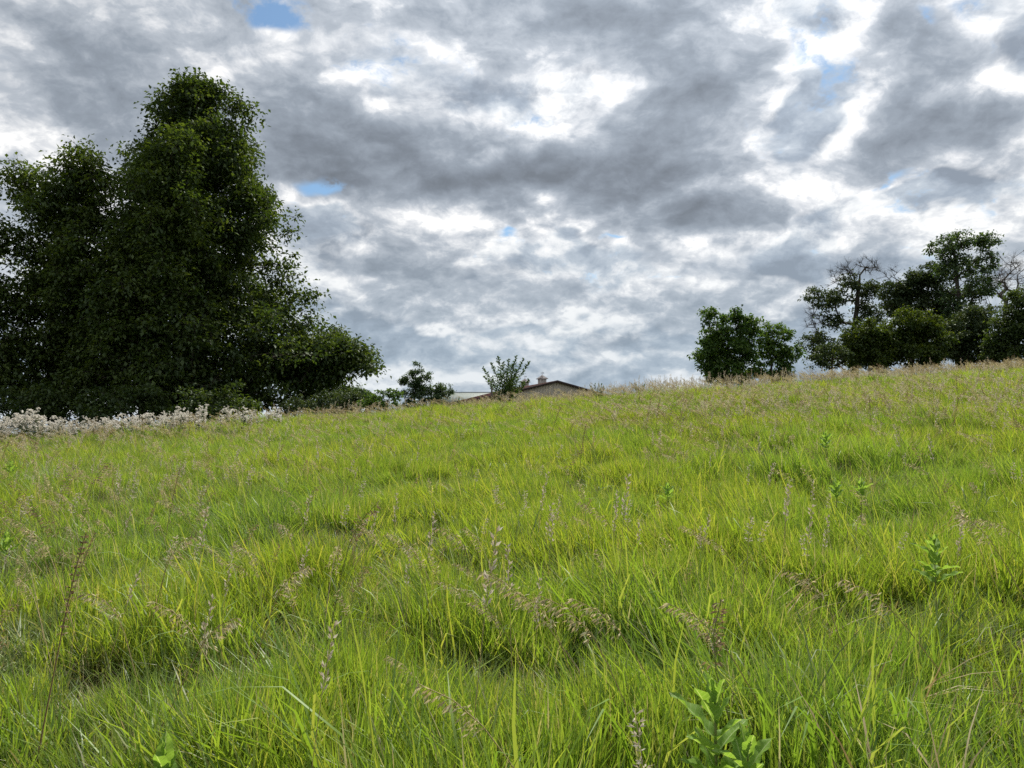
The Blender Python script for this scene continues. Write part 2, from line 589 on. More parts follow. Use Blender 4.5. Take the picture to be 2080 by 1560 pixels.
# ------------------------------------------------------------------ meadow
MILK = [  # label, pixel x, pixel y, height, size of leaves, pairs, turn
    ('largest milkweed with broad pale veined leaves at the bottom edge', 1452, 1398, 0.68, 1.0, 9, 0.5),
    ('lower milkweed shoot touching the right side of the largest one', 1518, 1500, 0.58, 0.9, 5, 0.2),
    ('milkweed with a tidy pointed tuft of leaves on the right of the meadow', 1897, 1092, 0.62, 0.80, 8, 0.9),
    ('small far milkweed among the tan heads, highest up the right slope', 1677, 880, 0.62, 0.85, 6, 0.4),
    ('left one of two low milkweeds side by side in the right half', 1698, 980, 0.50, 0.8, 5, 0.2),
    ('right one of two low milkweeds side by side in the right half', 1748, 975, 0.55, 0.8, 5, 0.9),
    ('small milkweed standing alone in the middle of the slope', 1356, 985, 0.55, 0.75, 5, 0.1),
    ('milkweed with limp leaves at the left edge of the picture', 14, 1085, 0.52, 0.8, 5, 0.6),
    ('broad leafed milkweed cut by the bottom edge, left of centre', 335, 1528, 0.50, 1.0, 4, 0.3),
    ('milkweed half sunk in the grass at the far left', 22, 940, 0.55, 0.9, 5, 1.0),
    ('small milkweed on the slope below the upright bushes', 962, 862, 0.55, 0.8, 5, 0.0)]


def meadow():
    lush = [make_mesh('lush_grass', [join_tri(blade_clump(250, 0.19, 0.22, 0.52, 0.0078, (-0.10 + 0.1 * (i % 3), 0.05 * (i % 2)), 0.24, 0.55))], MAT['grass']) for i in range(7)]
    lush += [make_mesh('lodged_grass', [join_tri(blade_clump(170, 0.22, 0.30, 0.58, 0.008, (-0.5, 0.1), 0.40, 1.0))], MAT['grass']) for i in range(2)]
    grey = [make_mesh('thin_grass', [join_tri(blade_clump(150, 0.22, 0.18, 0.42, 0.0062, (-0.15, 0.0), 0.50, 1.1))], MAT['grass_grey']) for i in range(4)]
    grey += [make_mesh('dead_grass', [join_tri(blade_clump(70, 0.24, 0.15, 0.34, 0.005, (-0.3, 0.1), 0.75, 1.2))], MAT['straw']) for i in range(2)]
    arch = [make_mesh('arching_grass', [join_tri(blade_clump(26, 0.16, 0.48, 0.80, 0.0085, (-0.35 + 0.35 * i, 0.0), 0.35, 1.5))], MAT[('grass', 'grass_grey', 'straw')[i]]) for i in range(3)]
    meshes = lush + grey + arch
    xs, ys = [], []
    for r0, r1, dn in ((0.9, 6, 46), (6, 12, 32), (12, 22, 20), (22, 47, 12)):
        x, y = wedge_points(r0, r1, dn)
        xs.append(x); ys.append(y)
    x = np.concatenate(xs); y = np.concatenate(ys)
    n = len(x)
    left, right = tan_zone(x, y)
    hollow = sstep(0.56, 0.76, vnoise(x / 0.9 + 9, y / 0.9, 31)) * (1 - sstep(9, 17, y))
    mind = np.full(n, 9.0)
    for mk in MILK:
        mx_, my_ = hit(mk[1], mk[2], mk[3])
        # a milkweed keeps the grass thin round its foot and just in front
        mind = np.minimum(mind, np.hypot(x - mx_, (y - my_ + 0.12) * 0.75))
    keep = (rng.random(n) > 0.25 * hollow) & (mind > 0.17)
    x, y, left, right, hollow, mind = x[keep], y[keep], left[keep], right[keep], hollow[keep], mind[keep]
    n = len(x)
    # thistle belt is a darker, bluer green
    belt = sstep(17, 21, y + 0.0 * x) * (1 - sstep(-9.5, -5.5, x + 0.12 * (y - 22)))
    pg = 0.04 + 0.62 * left + 0.30 * right + 0.75 * belt + 0.70 * hollow
    u = rng.random(n)
    isg = rng.random(n) < pg
    idx = np.where(isg, 9 + (u * 6).astype(int), (u * 9).astype(int))
    idx = np.where(isg & (belt > 0.5), 9 + (u * 4).astype(int), idx)
    idx = np.where(rng.random(n) < 0.13, 15 + rng.choice(3, n, p=[0.6, 0.28, 0.12]), idx)
    big = 0.56 + 0.56 * vnoise(x / 0.8, y / 0.8, 41) + 0.25 * (vnoise(x / 3.5, y / 3.5, 44) - 0.5)
    s = big * rng.uniform(0.85, 1.15, n) * (1 - 0.38 * hollow) * (1 - 0.18 * left) * (0.45 + 0.55 * sstep(0.2, 0.6, mind))
    far = 1 + 0.25 * sstep(10, 30, y)
    scl = np.stack([s * far, s * far, s], -1)
    lx = 0.55 * (vnoise(x / 1.6 + 40, y / 1.6, 51) - 0.5); ly = 0.75 * (vnoise(x / 1.4, y / 1.4 + 70, 52) - 0.42)
    rot = np.stack([lx + rng.normal(0, 0.12, n), -ly + rng.normal(0, 0.12, n), rng.normal(0, 0.5, n)], -1)
    pos = np.stack([x, y, ground_z(x, y)], -1)
    # short undergrowth that closes the gaps between the tufts
    xu, yu = wedge_points(0.9, 18, 26)
    nu = len(xu)
    su = rng.uniform(0.45, 0.75, nu)
    pos = np.concatenate([pos, np.stack([xu, yu, ground_z(xu, yu)], -1)])
    rot = np.concatenate([rot, np.stack([rng.normal(0, 0.2, nu), rng.normal(0, 0.2, nu), rng.random(nu) * 6.28], -1)])
    scl = np.concatenate([scl, np.stack([su * 1.5, su * 1.5, su], -1)])
    idx = np.concatenate([idx, rng.choice([9, 10, 11, 12, 13, 14, 0, 3], nu)])
    scatter('meadow_grass', meshes, pos, rot, scl, idx, 'tall green meadow grass covering the whole slope')


meadow()


# ------------------------------------------------------------------ dry flowering stalks
def stalk_path(h, leanx, leany, nod, k=9):
    """a stalk that leans and nods over at its top"""
    t = np.linspace(0, 1, k)
    ang = 0.10 + nod * np.clip((t - 0.55) / 0.45, 0, 1) ** 1.5
    d = unit(np.array([leanx, leany, 0.0])) if abs(leanx) + abs(leany) > 0 else np.array([1.0, 0, 0])
    lean = math.hypot(leanx, leany)
    a = lean + ang
    seg = h / (k - 1)
    hx = np.concatenate([[0], np.cumsum(np.sin(a[:-1]) * seg)])
    hz = np.concatenate([[0], np.cumsum(np.cos(a[:-1]) * seg)])
    P = d[None] * hx[:, None]
    P[:, 2] = hz
    return P


def spikelets(centers, dirs, length, width):
    """slim husks, thin folded scales"""
    n = len(centers)
    d = unit(dirs)
    s = unit(np.cross(d, rng.normal(size=(n, 3))))
    u = np.cross(d, s)
    L = (length * rng.uniform(0.75, 1.25, n))[:, None]
    w = (width * rng.uniform(0.8, 1.2, n))[:, None] * 0.5
    a = centers; b = centers + d * L
    m = centers + d * L * 0.4
    V = np.stack([a, m + s * w, b + u * w * 0.8, m - s * w], 1).reshape(-1, 3)
    o = (np.arange(n) * 4)[:, None]
    return V, np.concatenate([o + np.array([[0, 1, 2]]), o + np.array([[0, 2, 3]])])


def panicle(P, start, nwhorl, per, blen, slen, swid, droop, oneside=0.0):
    """branches in whorls along the top of a stalk, each with husks at the end"""
    t = np.linspace(0, 1, len(P))
    cen, dr, br = [], [], []
    for i in range(nwhorl):
        f = start + (1 - start) * (i + 0.5 * rng.random()) / nwhorl
        p = np.array([np.interp(f, t, P[:, c]) for c in range(3)])
        q = np.array([np.interp(min(f + 0.04, 1), t, P[:, c]) for c in range(3)])
        ax = unit(q - p + 1e-6)
        for _ in range(per):
            a = rng.random() * 2 * np.pi
            o = np.array([math.cos(a), math.sin(a), 0.0]) + np.array([-oneside, 0, 0])
            L = blen * rng.uniform(0.5, 1.2) * (1.1 - 0.6 * (f - start) / (1 - start))
            e = p + unit(o + ax * 0.9) * L + np.array([0, 0, -droop * L])
            br.append((p, e))
            for _ in range(2):
                cen.append(p + (e - p) * rng.uniform(0.5, 1.0)); dr.append((e - p) + np.array([0, 0, -droop * 1.4 * L]) + rng.normal(0, 0.25 * L, 3))
    parts = [spikelets(np.array(cen), np.array(dr), slen, swid)]
    b0 = np.array([b[0] for b in br]); b1 = np.array([b[1] for b in br])
    s = unit(np.cross(b1 - b0, rng.normal(size=b0.shape))) * 0.0008
    V = np.stack([b0 - s, b0 + s, b1], 1).reshape(-1, 3)
    parts.append((V, np.arange(len(V)).reshape(-1, 3)))
    return parts


SLIM = []


def stalk_kinds():
    """mesh pairs (stem, head) for the kinds of dry grass head in the meadow"""
    K = []
    for i in range(4):      # nodding brome, tan
        P = stalk_path(rng.uniform(0.72, 0.92), -0.22 - 0.10 * i, 0.05, 1.35 - 0.15 * i)
        K.append((tube(P, np.linspace(0.0030, 0.0014, len(P))), panicle(P, 0.73, 11, 4, 0.046, 0.024, 0.0056, 0.45, 0.4), 'seed_tan', 'straw'))
    for i in range(2):      # nodding, brown
        P = stalk_path(rng.uniform(0.70, 0.85), -0.12 + 0.2 * i, 0.0, 0.9)
        K.append((tube(P, np.linspace(0.0030, 0.0014, len(P))), panicle(P, 0.77, 9, 5, 0.038, 0.022, 0.0056, 0.35, 0.3), 'seed_brown', 'stalk_green'))
    for i in range(2):      # upright narrow spike, pale
        P = stalk_path(rng.uniform(0.70, 0.9), 0.03, 0.03, 0.12)
        K.append((tube(P, np.linspace(0.0020, 0.0010, len(P))), panicle(P, 0.74, 10, 2, 0.014, 0.022, 0.0080, -0.2), 'seed_pale', 'straw'))
    for i in range(3):      # small slim heads
        P = stalk_path(rng.uniform(0.66, 0.85), -0.10 + 0.12 * i, 0.04, 0.45)
        SLIM.append((tube(P, np.linspace(0.0019, 0.0010, len(P))), panicle(P, 0.80, 8, 4, 0.020, 0.018, 0.005, 0.15), ('seed_tan', 'seed_pale', 'seed_brown')[i], 'straw'))
    P = stalk_path(0.85, 0.06, 0.0, 0.15)   # stout rust coloured spike
    K.append((tube(P, np.linspace(0.0035, 0.0018, len(P))), panicle(P, 0.60, 16, 6, 0.016, 0.009, 0.007, 0.1), 'seed_brown', 'seed_brown'))
    return K + SLIM


KINDS = stalk_kinds()


def kind_mesh(i):
    stem, head, hm, sm = KINDS[i]
    me = make_mesh('dry_stalk', [stem] + head, None)
    me.materials.append(MAT[sm]); me.materials.append(MAT[hm])
    mi = np.zeros(len(me.polygons), np.int32)
    mi[len(stem[1]):] = 1
    me.polygons.foreach_set('material_index', mi)
    return me


def meadow_stalks():
    meshes = [kind_mesh(i) for i in range(len(KINDS))]
    x0, y0 = wedge_points(1.6, 5, 9.0)
    x1, y1 = wedge_points(5, 14, 11)
    x2, y2 = wedge_points(14, 40, 14)
    x = np.concatenate([x0, x1, x2]); y = np.concatenate([y0, y1, y2])
    left, right = tan_zone(x, y)
    cl = vnoise(x / 2.3, y / 2.3, 61)
    p = 0.16 + 0.80 * left + 1.5 * right * (0.25 + cl) + 0.6 * sstep(0.62, 0.85, cl)
    keep = rng.random(len(x)) < p
    x, y, left = x[keep], y[keep], left[keep]
    n = len(x)
    idx = rng.choice(12, n, p=[0.09, 0.09, 0.08, 0.08, 0.04, 0.03, 0.10, 0.10, 0.01, 0.17, 0.15, 0.06])
    s = rng.uniform(0.72, 1.12, n)
    wd = 1.05 + 0.75 * sstep(8, 18, y)
    rot = np.stack([rng.normal(0, 0.08, n), rng.normal(0, 0.08, n), rng.normal(0, 0.7, n)], -1)
    scatter('dry_grass_heads', meshes, np.stack([x, y, ground_z(x, y)], -1), rot, np.stack([s * wd, s * wd, s], -1), idx,
            'tan and brown seed heads dotted through the green meadow grass')
    # the crest: a belt of tall dry grass against the sky
    n0 = 7600
    px = rng.uniform(640, 2260, n0)
    Y = rng.uniform(29.5, 36, n0)
    x = (px - 1040) / FOC * Y
    dens = np.interp(px, [600, 700, 800, 960, 1000, 1090, 1150, 1250, 1420, 1500, 1640, 1700, 2080, 2400],
                     [0.05, 0.3, 0.3, 0.25, 0.40, 0.35, 0.5, 0.75, 0.75, 0.6, 0.5, 0.8, 0.85, 0.85])
    keep = rng.random(n0) < dens * (0.4 + 0.9 * vnoise(px / 40, Y * 0 + 3, 71))
    x, Y, px = x[keep], Y[keep], px[keep]
    n = len(x)
    pale = np.interp(px, [1000, 1150, 1250, 1450, 1600, 1660, 2080], [0.2, 0.5, 0.9, 0.9, 0.7, 0.15, 0.1])
    u = rng.random(n)
    idx = np.where(u < pale, rng.choice([6, 7, 10, 9, 2], n), rng.choice([0, 1, 2, 3, 4, 9, 9, 11], n))
    s = rng.uniform(0.65, 1.10, n) * np.interp(px, [600, 1000, 1060, 1150, 1220, 1300, 1500, 1700, 2080], [0.8, 0.9, 0.8, 0.78, 1.1, 1.2, 1.15, 1.15, 1.1])
    wide = np.interp(px, [1000, 1150, 1250, 1500, 1640, 1720], [1.3, 1.2, 1.05, 1.05, 1.2, 1.5])
    rot = np.stack([rng.normal(0, 0.09, n), rng.normal(0, 0.09, n), rng.normal(0, 0.9, n)], -1)
    scatter('crest_dry_grass', meshes, np.stack([x, Y, ground_z(x, Y)], -1), rot, np.stack([s * wide, s * wide, s], -1), idx,
            'belt of tall tan seed heads along the crest against the sky')


meadow_stalks()

# ------------------------------------------------------------------ trees
def segments_mesh(A, B, ra, rb):
    """tapered limbs between pairs of points, more sides for the thick ones"""
    parts = []
    r = np.maximum(ra, rb)
    for lo, hi, sides in ((0, 0.02, 3), (0.02, 0.08, 4), (0.08, 9, 8)):
        m = (r >= lo) & (r < hi)
        if not m.any():
            continue
        a, b, r0, r1 = A[m], B[m], ra[m], rb[m]
        n = len(a)
        d = unit(b - a)
        ref = np.where(np.abs(d[:, 2:3]) > 0.9, np.array([[1.0, 0, 0]]), np.array([[0, 0, 1.0]]))
        u = unit(np.cross(d, ref)); v = np.cross(d, u)
        th = np.arange(sides) / sides * 2 * np.pi
        ring = np.cos(th)[None, :, None] * u[:, None] + np.sin(th)[None, :, None] * v[:, None]
        V = np.concatenate([a[:, None] + ring * r0[:, None, None], b[:, None] + ring * r1[:, None, None]], 1).reshape(-1, 3)
        o = (np.arange(n) * 2 * sides)[:, None]
        F = np.concatenate([o + np.array([[j, (j + 1) % sides, sides + (j + 1) % sides, sides + j]]) for j in range(sides)])
        parts.append((V, F))
    return parts


def leaves_mesh(C, axis, size, flat=0.6, wid=0.62):
    """folded leaves: centre, pointing direction, length"""
    n = len(C)
    d = unit(axis)
    up = np.tile([[0.0, 0, 1.0]], (n, 1)) + rng.normal(0, flat, (n, 3))
    s = unit(np.cross(d, up)); nn = np.cross(s, d)
    L = size[:, None]
    w = L * wid * 0.5
    base = C - d * L * 0.5
    tip = C + d * L * 0.5 - nn * L * 0.10
    l = C - d * L * 0.06 - s * w + nn * L * 0.13
    r = C - d * L * 0.06 + s * w + nn * L * 0.13
    V = np.stack([base, r, tip, l], 1).reshape(-1, 3)
    o = (np.arange(n) * 4)[:, None]
    F = np.concatenate([o + np.array([[0, 1, 2]]), o + np.array([[0, 2, 3]])])
    return V, F


def grow(trunk, sprays, step=0.8, wob=0.10):
    """join every spray to the nearest limb, from the trunk outwards"""
    cap = len(trunk) + len(sprays) * 14 + 10
    pos = np.zeros((cap, 3)); par = -np.ones(cap, int); plen = np.zeros(cap)
    n = len(trunk)
    pos[:n] = trunk
    par[1:n] = np.arange(n - 1)
    ends = np.zeros(len(sprays), int)
    dist0 = np.linalg.norm(sprays[:, None] - trunk[None], axis=-1).min(1)
    for s in np.argsort(dist0):
        p = sprays[s]
        dv = p - pos[:n]
        dist = np.linalg.norm(dv, axis=1) + 1e-6
        cost = dist * (1 + 1.1 * np.clip(-dv[:, 2] / dist, 0, 1)) + 0.10 * plen[:n]
        j = int(np.argmin(cost))
        k = min(12, max(1, int(dist[j] / step)))
        q0 = pos[j].copy()
        last = j
        for i in range(1, k + 1):
            f = i / k
            q = q0 + (p - q0) * f
            if i < k:
                q = q + rng.normal(0, wob, 3) * min(1, dist[j] * 0.5) + np.array([0, 0, 0.06 * dist[j] * math.sin(math.pi * f)])
            pos[n] = q; par[n] = last
            plen[n] = plen[last] + dist[j] / k
            last = n
            n += 1
        ends[s] = last
    return pos[:n], par[:n], ends


def tree(name, label, cat, base, trunk_px, lobes, Y, leafm, barkm='bark', leaf=0.16, per=34, dens=9.0, spray=0.62,
         rbase=0.25, group=None, bare=(), droop=0.35, depth=0.85, twigs=5, rtwig=0.006, flat=0.35, env=None):
    """lobes: (px, py, rx, ry, dY) of the photograph at distance Y, given real width, height and depth"""
    bx, by = base
    root = empty(name, (bx, by, gz(bx, by)), label, cat, group)
    org = np.array([bx, by, gz(bx, by)])
    m = Y / FOC

    def sample(lst, k):
        out = []
        for px, py, rx, ry, dY in lst:
            c = np.array(at(px, py, Y + dY))
            r3 = np.array([rx * m, max(rx, ry * 0.8) * m * depth, ry * m])
            r3 = np.maximum(r3 - np.array([0.85, 0.85, 0.6]) * spray, r3 * 0.6)
            cnt = max(3, int(k * math.pi * (r3[0] + 0.4 * spray) * (r3[2] + 0.3 * spray)))
            full = np.array([rx * m, max(rx, ry * 0.8) * m * depth, ry * m])
            nc = max(4, cnt // 6)
            cand = unit(rng.normal(size=(nc * 5, 3))) * (rng.random(nc * 5) ** 0.40)[:, None]
            g = [cand[0]]
            for a_ in range(1, nc):         # spread the boughs evenly through the lobe
                tr_ = cand[a_ * 5:a_ * 5 + 5]
                dd = np.linalg.norm(tr_[:, None] - np.array(g)[None], axis=-1).min(1)
                g.append(tr_[int(np.argmax(dd))])
            cc = c + np.array(g) * r3
            ci_ = rng.integers(0, nc, cnt)
            q = cc[ci_] + rng.normal(0, 1, (cnt, 3)) * np.array([1.0, 1.0, 0.7]) * spray * 0.95
            e_ = (q - c) / full
            rr_ = np.linalg.norm(e_, axis=1)
            lim = rng.uniform(0.74, 1.14, nc)[ci_] * rng.uniform(0.9, 1.03, cnt)
            q = np.where((rr_ > lim)[:, None], c + e_ / np.maximum(rr_, 1e-6)[:, None] * lim[:, None] * full, q)
            out.append(q)
        return np.concatenate(out) if out else np.zeros((0, 3))
    S = sample(lobes, dens) if lobes else np.zeros((0, 3))
    if env:
        # crown given by its width at each height; boughs reach outward and droop at their ends
        e = np.array(env, float)
        hts = np.linspace(e[0, 0], e[-1, 0], 200)
        lft = np.interp(hts, e[:, 0], e[:, 1]); rgt = np.interp(hts, e[:, 0], e[:, 2])
        area = float(((rgt - lft)[:-1] * np.diff(hts)).sum()) * m * m
        nb = int(dens * area / 8)
        cum = np.cumsum(rgt - lft + 30); cum /= cum[-1]
        out = []
        for i_ in range(nb):
            k_ = min(199, int(np.searchsorted(cum, (i_ + rng.random()) / nb)))
            hw = max((rgt[k_] - lft[k_]) * 0.5 * m * 1.06 - 0.2 * spray, 0.25)
            cx, _, cz = at((lft[k_] + rgt[k_]) / 2, hts[k_], Y)
            a_ = i_ * 2.39996 + rng.normal(0, 0.35)
            r_ = rng.random() ** 0.33 * rng.uniform(0.88, 1.05)
            o_ = np.array([math.cos(a_), math.sin(a_) * depth, 0.0])
            tip = np.array([cx, Y, cz]) + o_ * hw * r_
            n_ = rng.integers(5, 12)
            t_ = rng.random(n_)
            L_ = min(hw * r_, rng.uniform(1.2, 2.6) * spray / 0.7)
            q = tip - o_ * (t_ * L_)[:, None] + rng.normal(0, 1, (n_, 3)) * np.array([0.55, 0.55, 0.36]) * spray
            q[:, 2] += 0.28 * t_ * L_ - 0.1
            out.append(q)
        S = np.concatenate([S] + out)
    Bs = sample(bare, dens * 0.8)
    nl = len(S)
    A = np.concatenate([S, Bs])
    A = A[A[:, 2] > -50]
    # trunk line, in real space
    tp = [np.array([bx, by, gz(bx, by) - 0.15])] + [np.array(at(px, py, by + dY)) for px, py, dY in trunk_px]
    pts = [tp[0]]
    for a, b_ in zip(tp[:-1], tp[1:]):
        k = max(2, int(np.linalg.norm(b_ - a) / 0.5))
        for i in range(1, k + 1):
            pts.append(a + (b_ - a) * i / k + rng.normal(0, 0.02, 3))
    trunk = np.array(pts)
    pos, par, ends = grow(trunk, A, step=max(0.25, spray))
    w = np.zeros(len(pos)); w[ends] += 1
    for i in range(len(pos) - 1, 0, -1):
        w[par[i]] += w[i]
    w = np.maximum(w, 0.3)
    rad = rtwig + (rbase - rtwig) * (w / w.max()) ** (0.66 if len(bare) else 0.5)
    rad[:2] *= 1.25
    i = np.arange(1, len(pos))
    ra = np.minimum(rad[par[i]], rad[i] * 1.5)
    parts = segments_mesh(pos[par[i]] - org, pos[i] - org, ra, rad[i])
    # twigs round every spray end
    for E, tw, ln in ((ends[:nl], twigs, spray * 0.9), (ends[nl:], twigs + 6, spray * 1.5)):
        if len(E) and tw:
            e = np.repeat(E, tw)
            d0 = unit(pos[e] - pos[par[e]])
            d = unit(d0 + rng.normal(0, 0.55, (len(e), 3)) + np.array([0, 0, 0.15]))
            L = rng.uniform(0.4, 1.0, len(e)) * ln
            mid = pos[e] + d * L[:, None] * 0.5
            tip = mid + unit(d + rng.normal(0, 0.35, (len(e), 3))) * L[:, None] * 0.5
            rr = np.full(len(e), rtwig * 0.8)
            parts += segments_mesh(pos[e] - org, mid - org, rr, rr * 0.75)
            parts += segments_mesh(mid - org, tip - org, rr * 0.75, rr * 0.35)
    obj('trunk', parts, MAT[barkm], root, smooth=True)
    if nl:
        cnt = np.maximum(4, (per * rng.uniform(0.5, 1.5, nl)).astype(int))
        e = np.repeat(np.arange(nl), cnt)
        n = len(e)
        c = pos[ends[:nl]][e]
        out = unit(c - pos[par[ends[:nl]]][e] + 1e-6)
        g = rng.normal(0, 1, (n, 3)) * np.array([0.5, 0.5, 0.30]) * spray
        C = c + g + out * spray * 0.15
        C[:, 2] -= 0.12 * np.linalg.norm(g[:, :2], axis=1)
        ax = unit(g) * 0.8 + rng.normal(0, 0.45, (n, 3)) + np.array([0, 0, -droop])
        sz = leaf * rng.uniform(0.55, 1.4, n)
        obj('crown', [leaves_mesh(C - org, ax, sz, flat)], MAT[leafm], root)
    return root


def foliage(name, dark, mid, lite, trans=0.40):
    MAT[name] = leaf_material(name, [(0.0, dark), (0.5, mid), (1.0, lite)], trans, (1.45, 1.4, 0.5), 0.02, 0.5, (0.55, (0.66, 0.74, 0.72), 1.0))  # noise patches put the light and dark of crown clumps into the leaf colour


foliage('maple_leaf', (0.034, 0.058, 0.017), (0.054, 0.086, 0.023), (0.090, 0.122, 0.034))
foliage('pale_leaf', (0.050, 0.080, 0.020), (0.076, 0.114, 0.028), (0.114, 0.152, 0.038))
foliage('young_leaf', (0.048, 0.096, 0.022), (0.072, 0.136, 0.029), (0.128, 0.192, 0.045))
foliage('oak_leaf', (0.035, 0.058, 0.022), (0.054, 0.08, 0.032), (0.088, 0.115, 0.051), 0.3)
foliage('bush_leaf', (0.036, 0.062, 0.012), (0.058, 0.088, 0.015), (0.095, 0.120, 0.020))
foliage('cool_leaf', (0.041, 0.075, 0.034), (0.068, 0.112, 0.051), (0.111, 0.162, 0.076))


def spot(px, Y):
    return (px - 1040) / FOC * Y / math.cos(PITCH), Y


def trees():
    g = 'tall trees at the left edge of the meadow'
    tree('maple_tree', 'tallest dark green tree, its pointed crown highest of the left hand clump', 'tree', spot(415, 43), [(410, 600, 0), (400, 330, 0)],
         [(640, 735, 90, 60, -1), (712, 722, 48, 44, -1)],
         43, 'maple_leaf', leaf=0.24, per=44, dens=13, spray=0.72, rbase=0.40, group=g,
         env=[(172, 345, 440), (205, 290, 490), (260, 278, 522), (320, 252, 545), (380, 228, 592), (430, 220, 600), (490, 212, 592), (545, 200, 590), (600, 190, 640), (650, 180, 652),
              (700, 172, 748), (745, 170, 760), (785, 180, 735), (812, 190, 640), (838, 210, 560)])
    tree('ash_tree', 'paler green tree in front of the tallest dark crown', 'tree', spot(290, 38), [(300, 640, 0), (310, 400, 0)],
         [],
         38, 'pale_leaf', leaf=0.21, per=42, dens=13, spray=0.66, rbase=0.22, group=g,
         env=[(278, 335, 395), (330, 248, 420), (400, 228, 432), (480, 205, 442), (560, 160, 436), (650, 145, 432), (740, 140, 436), (835, 150, 420)])
    tree('ash_tree', 'twin topped green tree standing left of the pale green one', 'tree', spot(110, 39), [(110, 640, 0), (130, 420, 0)],
         [(48, 372, 34, 50, 0), (165, 330, 34, 44, 0)],
         39, 'pale_leaf', leaf=0.21, per=42, dens=13, spray=0.64, rbase=0.24, group=g,
         env=[(345, 120, 215), (400, 25, 250), (480, 8, 265), (560, -5, 255), (650, -10, 236), (750, -12, 240), (838, 0, 226)])
    tree('ash_tree', 'leafy tree cut off by the left edge of the picture', 'tree', spot(-60, 37), [(-60, 640, 0), (-50, 500, 0)],
         [(-30, 490, 40, 60, 0), (-60, 600, 80, 80, 0), (-40, 720, 80, 90, 0), (-10, 790, 70, 44, 0)], 37, 'pale_leaf', leaf=0.21, per=42, dens=13, spray=0.64, rbase=0.2, group=g)
    for lab, px, w in (('dark low shrub under the left end of the big trees', 50, 90), ('dark low shrub under the middle of the big trees', 250, 95), ('dark low shrub under the right part of the tallest tree', 440, 85)):
        tree('understory_shrub', lab, 'shrub', spot(px, 34.5), [(px, 830, 0)], [(px - w * .4, 815, w * .5, 34, 0), (px + w * .4, 812, w * .5, 32, 0), (px, 838, w, 24, 0)],
             34.5, 'maple_leaf', leaf=0.17, per=44, dens=15, spray=0.40, rbase=0.06, rtwig=0.004, group='low shrubs under the big trees')
    # far round tree and the bushes on the crest
    tree('round_tree', 'small round distant tree seen past the tip of the low maple bough', 'tree', spot(715, 88), [(715, 815, 0)],
         [(715, 802, 34, 26, 0), (738, 815, 34, 26, 0), (700, 822, 44, 24, 0)], 88, 'cool_leaf', leaf=0.28, per=36, dens=9, spray=0.55, rbase=0.16)
    tree('leafy_shrub', 'low spreading shrub under the tip of the big tree', 'shrub', spot(690, 37), [(690, 825, 0)],
         [(690, 815, 64, 28, 0), (630, 826, 56, 22, 0), (665, 836, 80, 20, 0)], 37, 'oak_leaf', leaf=0.12, per=34, dens=30, spray=0.24, rbase=0.05, rtwig=0.004)
    tree('leafy_shrub', 'loose bright leafed shrub between the big tree and the upright bush', 'shrub', spot(785, 34), [(787, 815, 0)],
         [(798, 802, 18, 20, 0), (768, 810, 24, 20, 0), (745, 822, 24, 18, 0), (780, 825, 40, 16, 0)], 34, 'young_leaf', leaf=0.12, per=26, dens=40, spray=0.18, rbase=0.03, rtwig=0.004)
    # right hand side
    tree('young_tree', 'rounded young tree, larger of the pair on the right of the crest', 'tree', spot(1478, 37), [(1478, 735, 0), (1480, 680, 0)],
         [(1470, 690, 52, 46, 0), (1448, 720, 40, 36, 0), (1505, 700, 40, 46, 0), (1442, 650, 13, 34, 0), (1485, 645, 22, 24, 0), (1522, 655, 18, 26, 0), (1475, 750, 54, 32, 0), (1450, 762, 30, 18, 0), (1500, 762, 34, 18, 0)],
         37, 'young_leaf', leaf=0.16, per=36, dens=26, spray=0.28, rbase=0.09, rtwig=0.005)
    tree('young_tree', 'smaller looser young tree to the right of the rounded one', 'tree', spot(1568, 37.5), [(1566, 735, 0), (1562, 690, 0)],
         [(1570, 712, 34, 30, 0), (1556, 672, 18, 26, 0), (1588, 675, 18, 20, 0), (1600, 725, 28, 26, 0), (1562, 754, 48, 26, 0), (1595, 758, 26, 18, 0)],
         37.5, 'young_leaf', leaf=0.16, per=32, dens=26, spray=0.26, rbase=0.06, rtwig=0.005)
    g = 'trees of the wood on the right'
    tree('oak_tree', 'dark gnarled oak with dead twisted branches poking from its top', 'tree', spot(1735, 53), [(1735, 690, 0), (1742, 610, 0), (1746, 560, 0)],
         [(1690, 608, 42, 26, 0), (1655, 600, 22, 16, 0), (1752, 590, 26, 36, 0), (1725, 575, 24, 20, 0), (1690, 650, 30, 20, 0), (1668, 700, 40, 26, 0), (1720, 720, 60, 30, 0), (1765, 630, 30, 30, 0)],
         53, 'oak_leaf', barkm='bark', leaf=0.19, per=30, dens=15, spray=0.42, rbase=0.30, group=g,
         bare=[(1742, 545, 36, 24, 0), (1700, 560, 26, 30, 0), (1770, 545, 16, 18, 0), (1650, 650, 26, 36, 0), (1655, 700, 24, 20, 0)], rtwig=0.009, twigs=4)
    tree('oak_tree', 'broad dark oak between the gnarled oak and the tall poplar', 'tree', spot(1850, 60), [(1850, 650, 0), (1850, 590, 0)],
         [(1810, 592, 32, 26, 0), (1855, 575, 38, 26, 0), (1890, 560, 36, 30, 0), (1835, 620, 45, 26, 0), (1890, 615, 50, 36, 0), (1900, 665, 60, 36, 0)],
         60, 'oak_leaf', leaf=0.22, per=42, dens=13, spray=0.50, rbase=0.26, group=g, bare=[(1800, 555, 24, 18, 0)], rtwig=0.008)
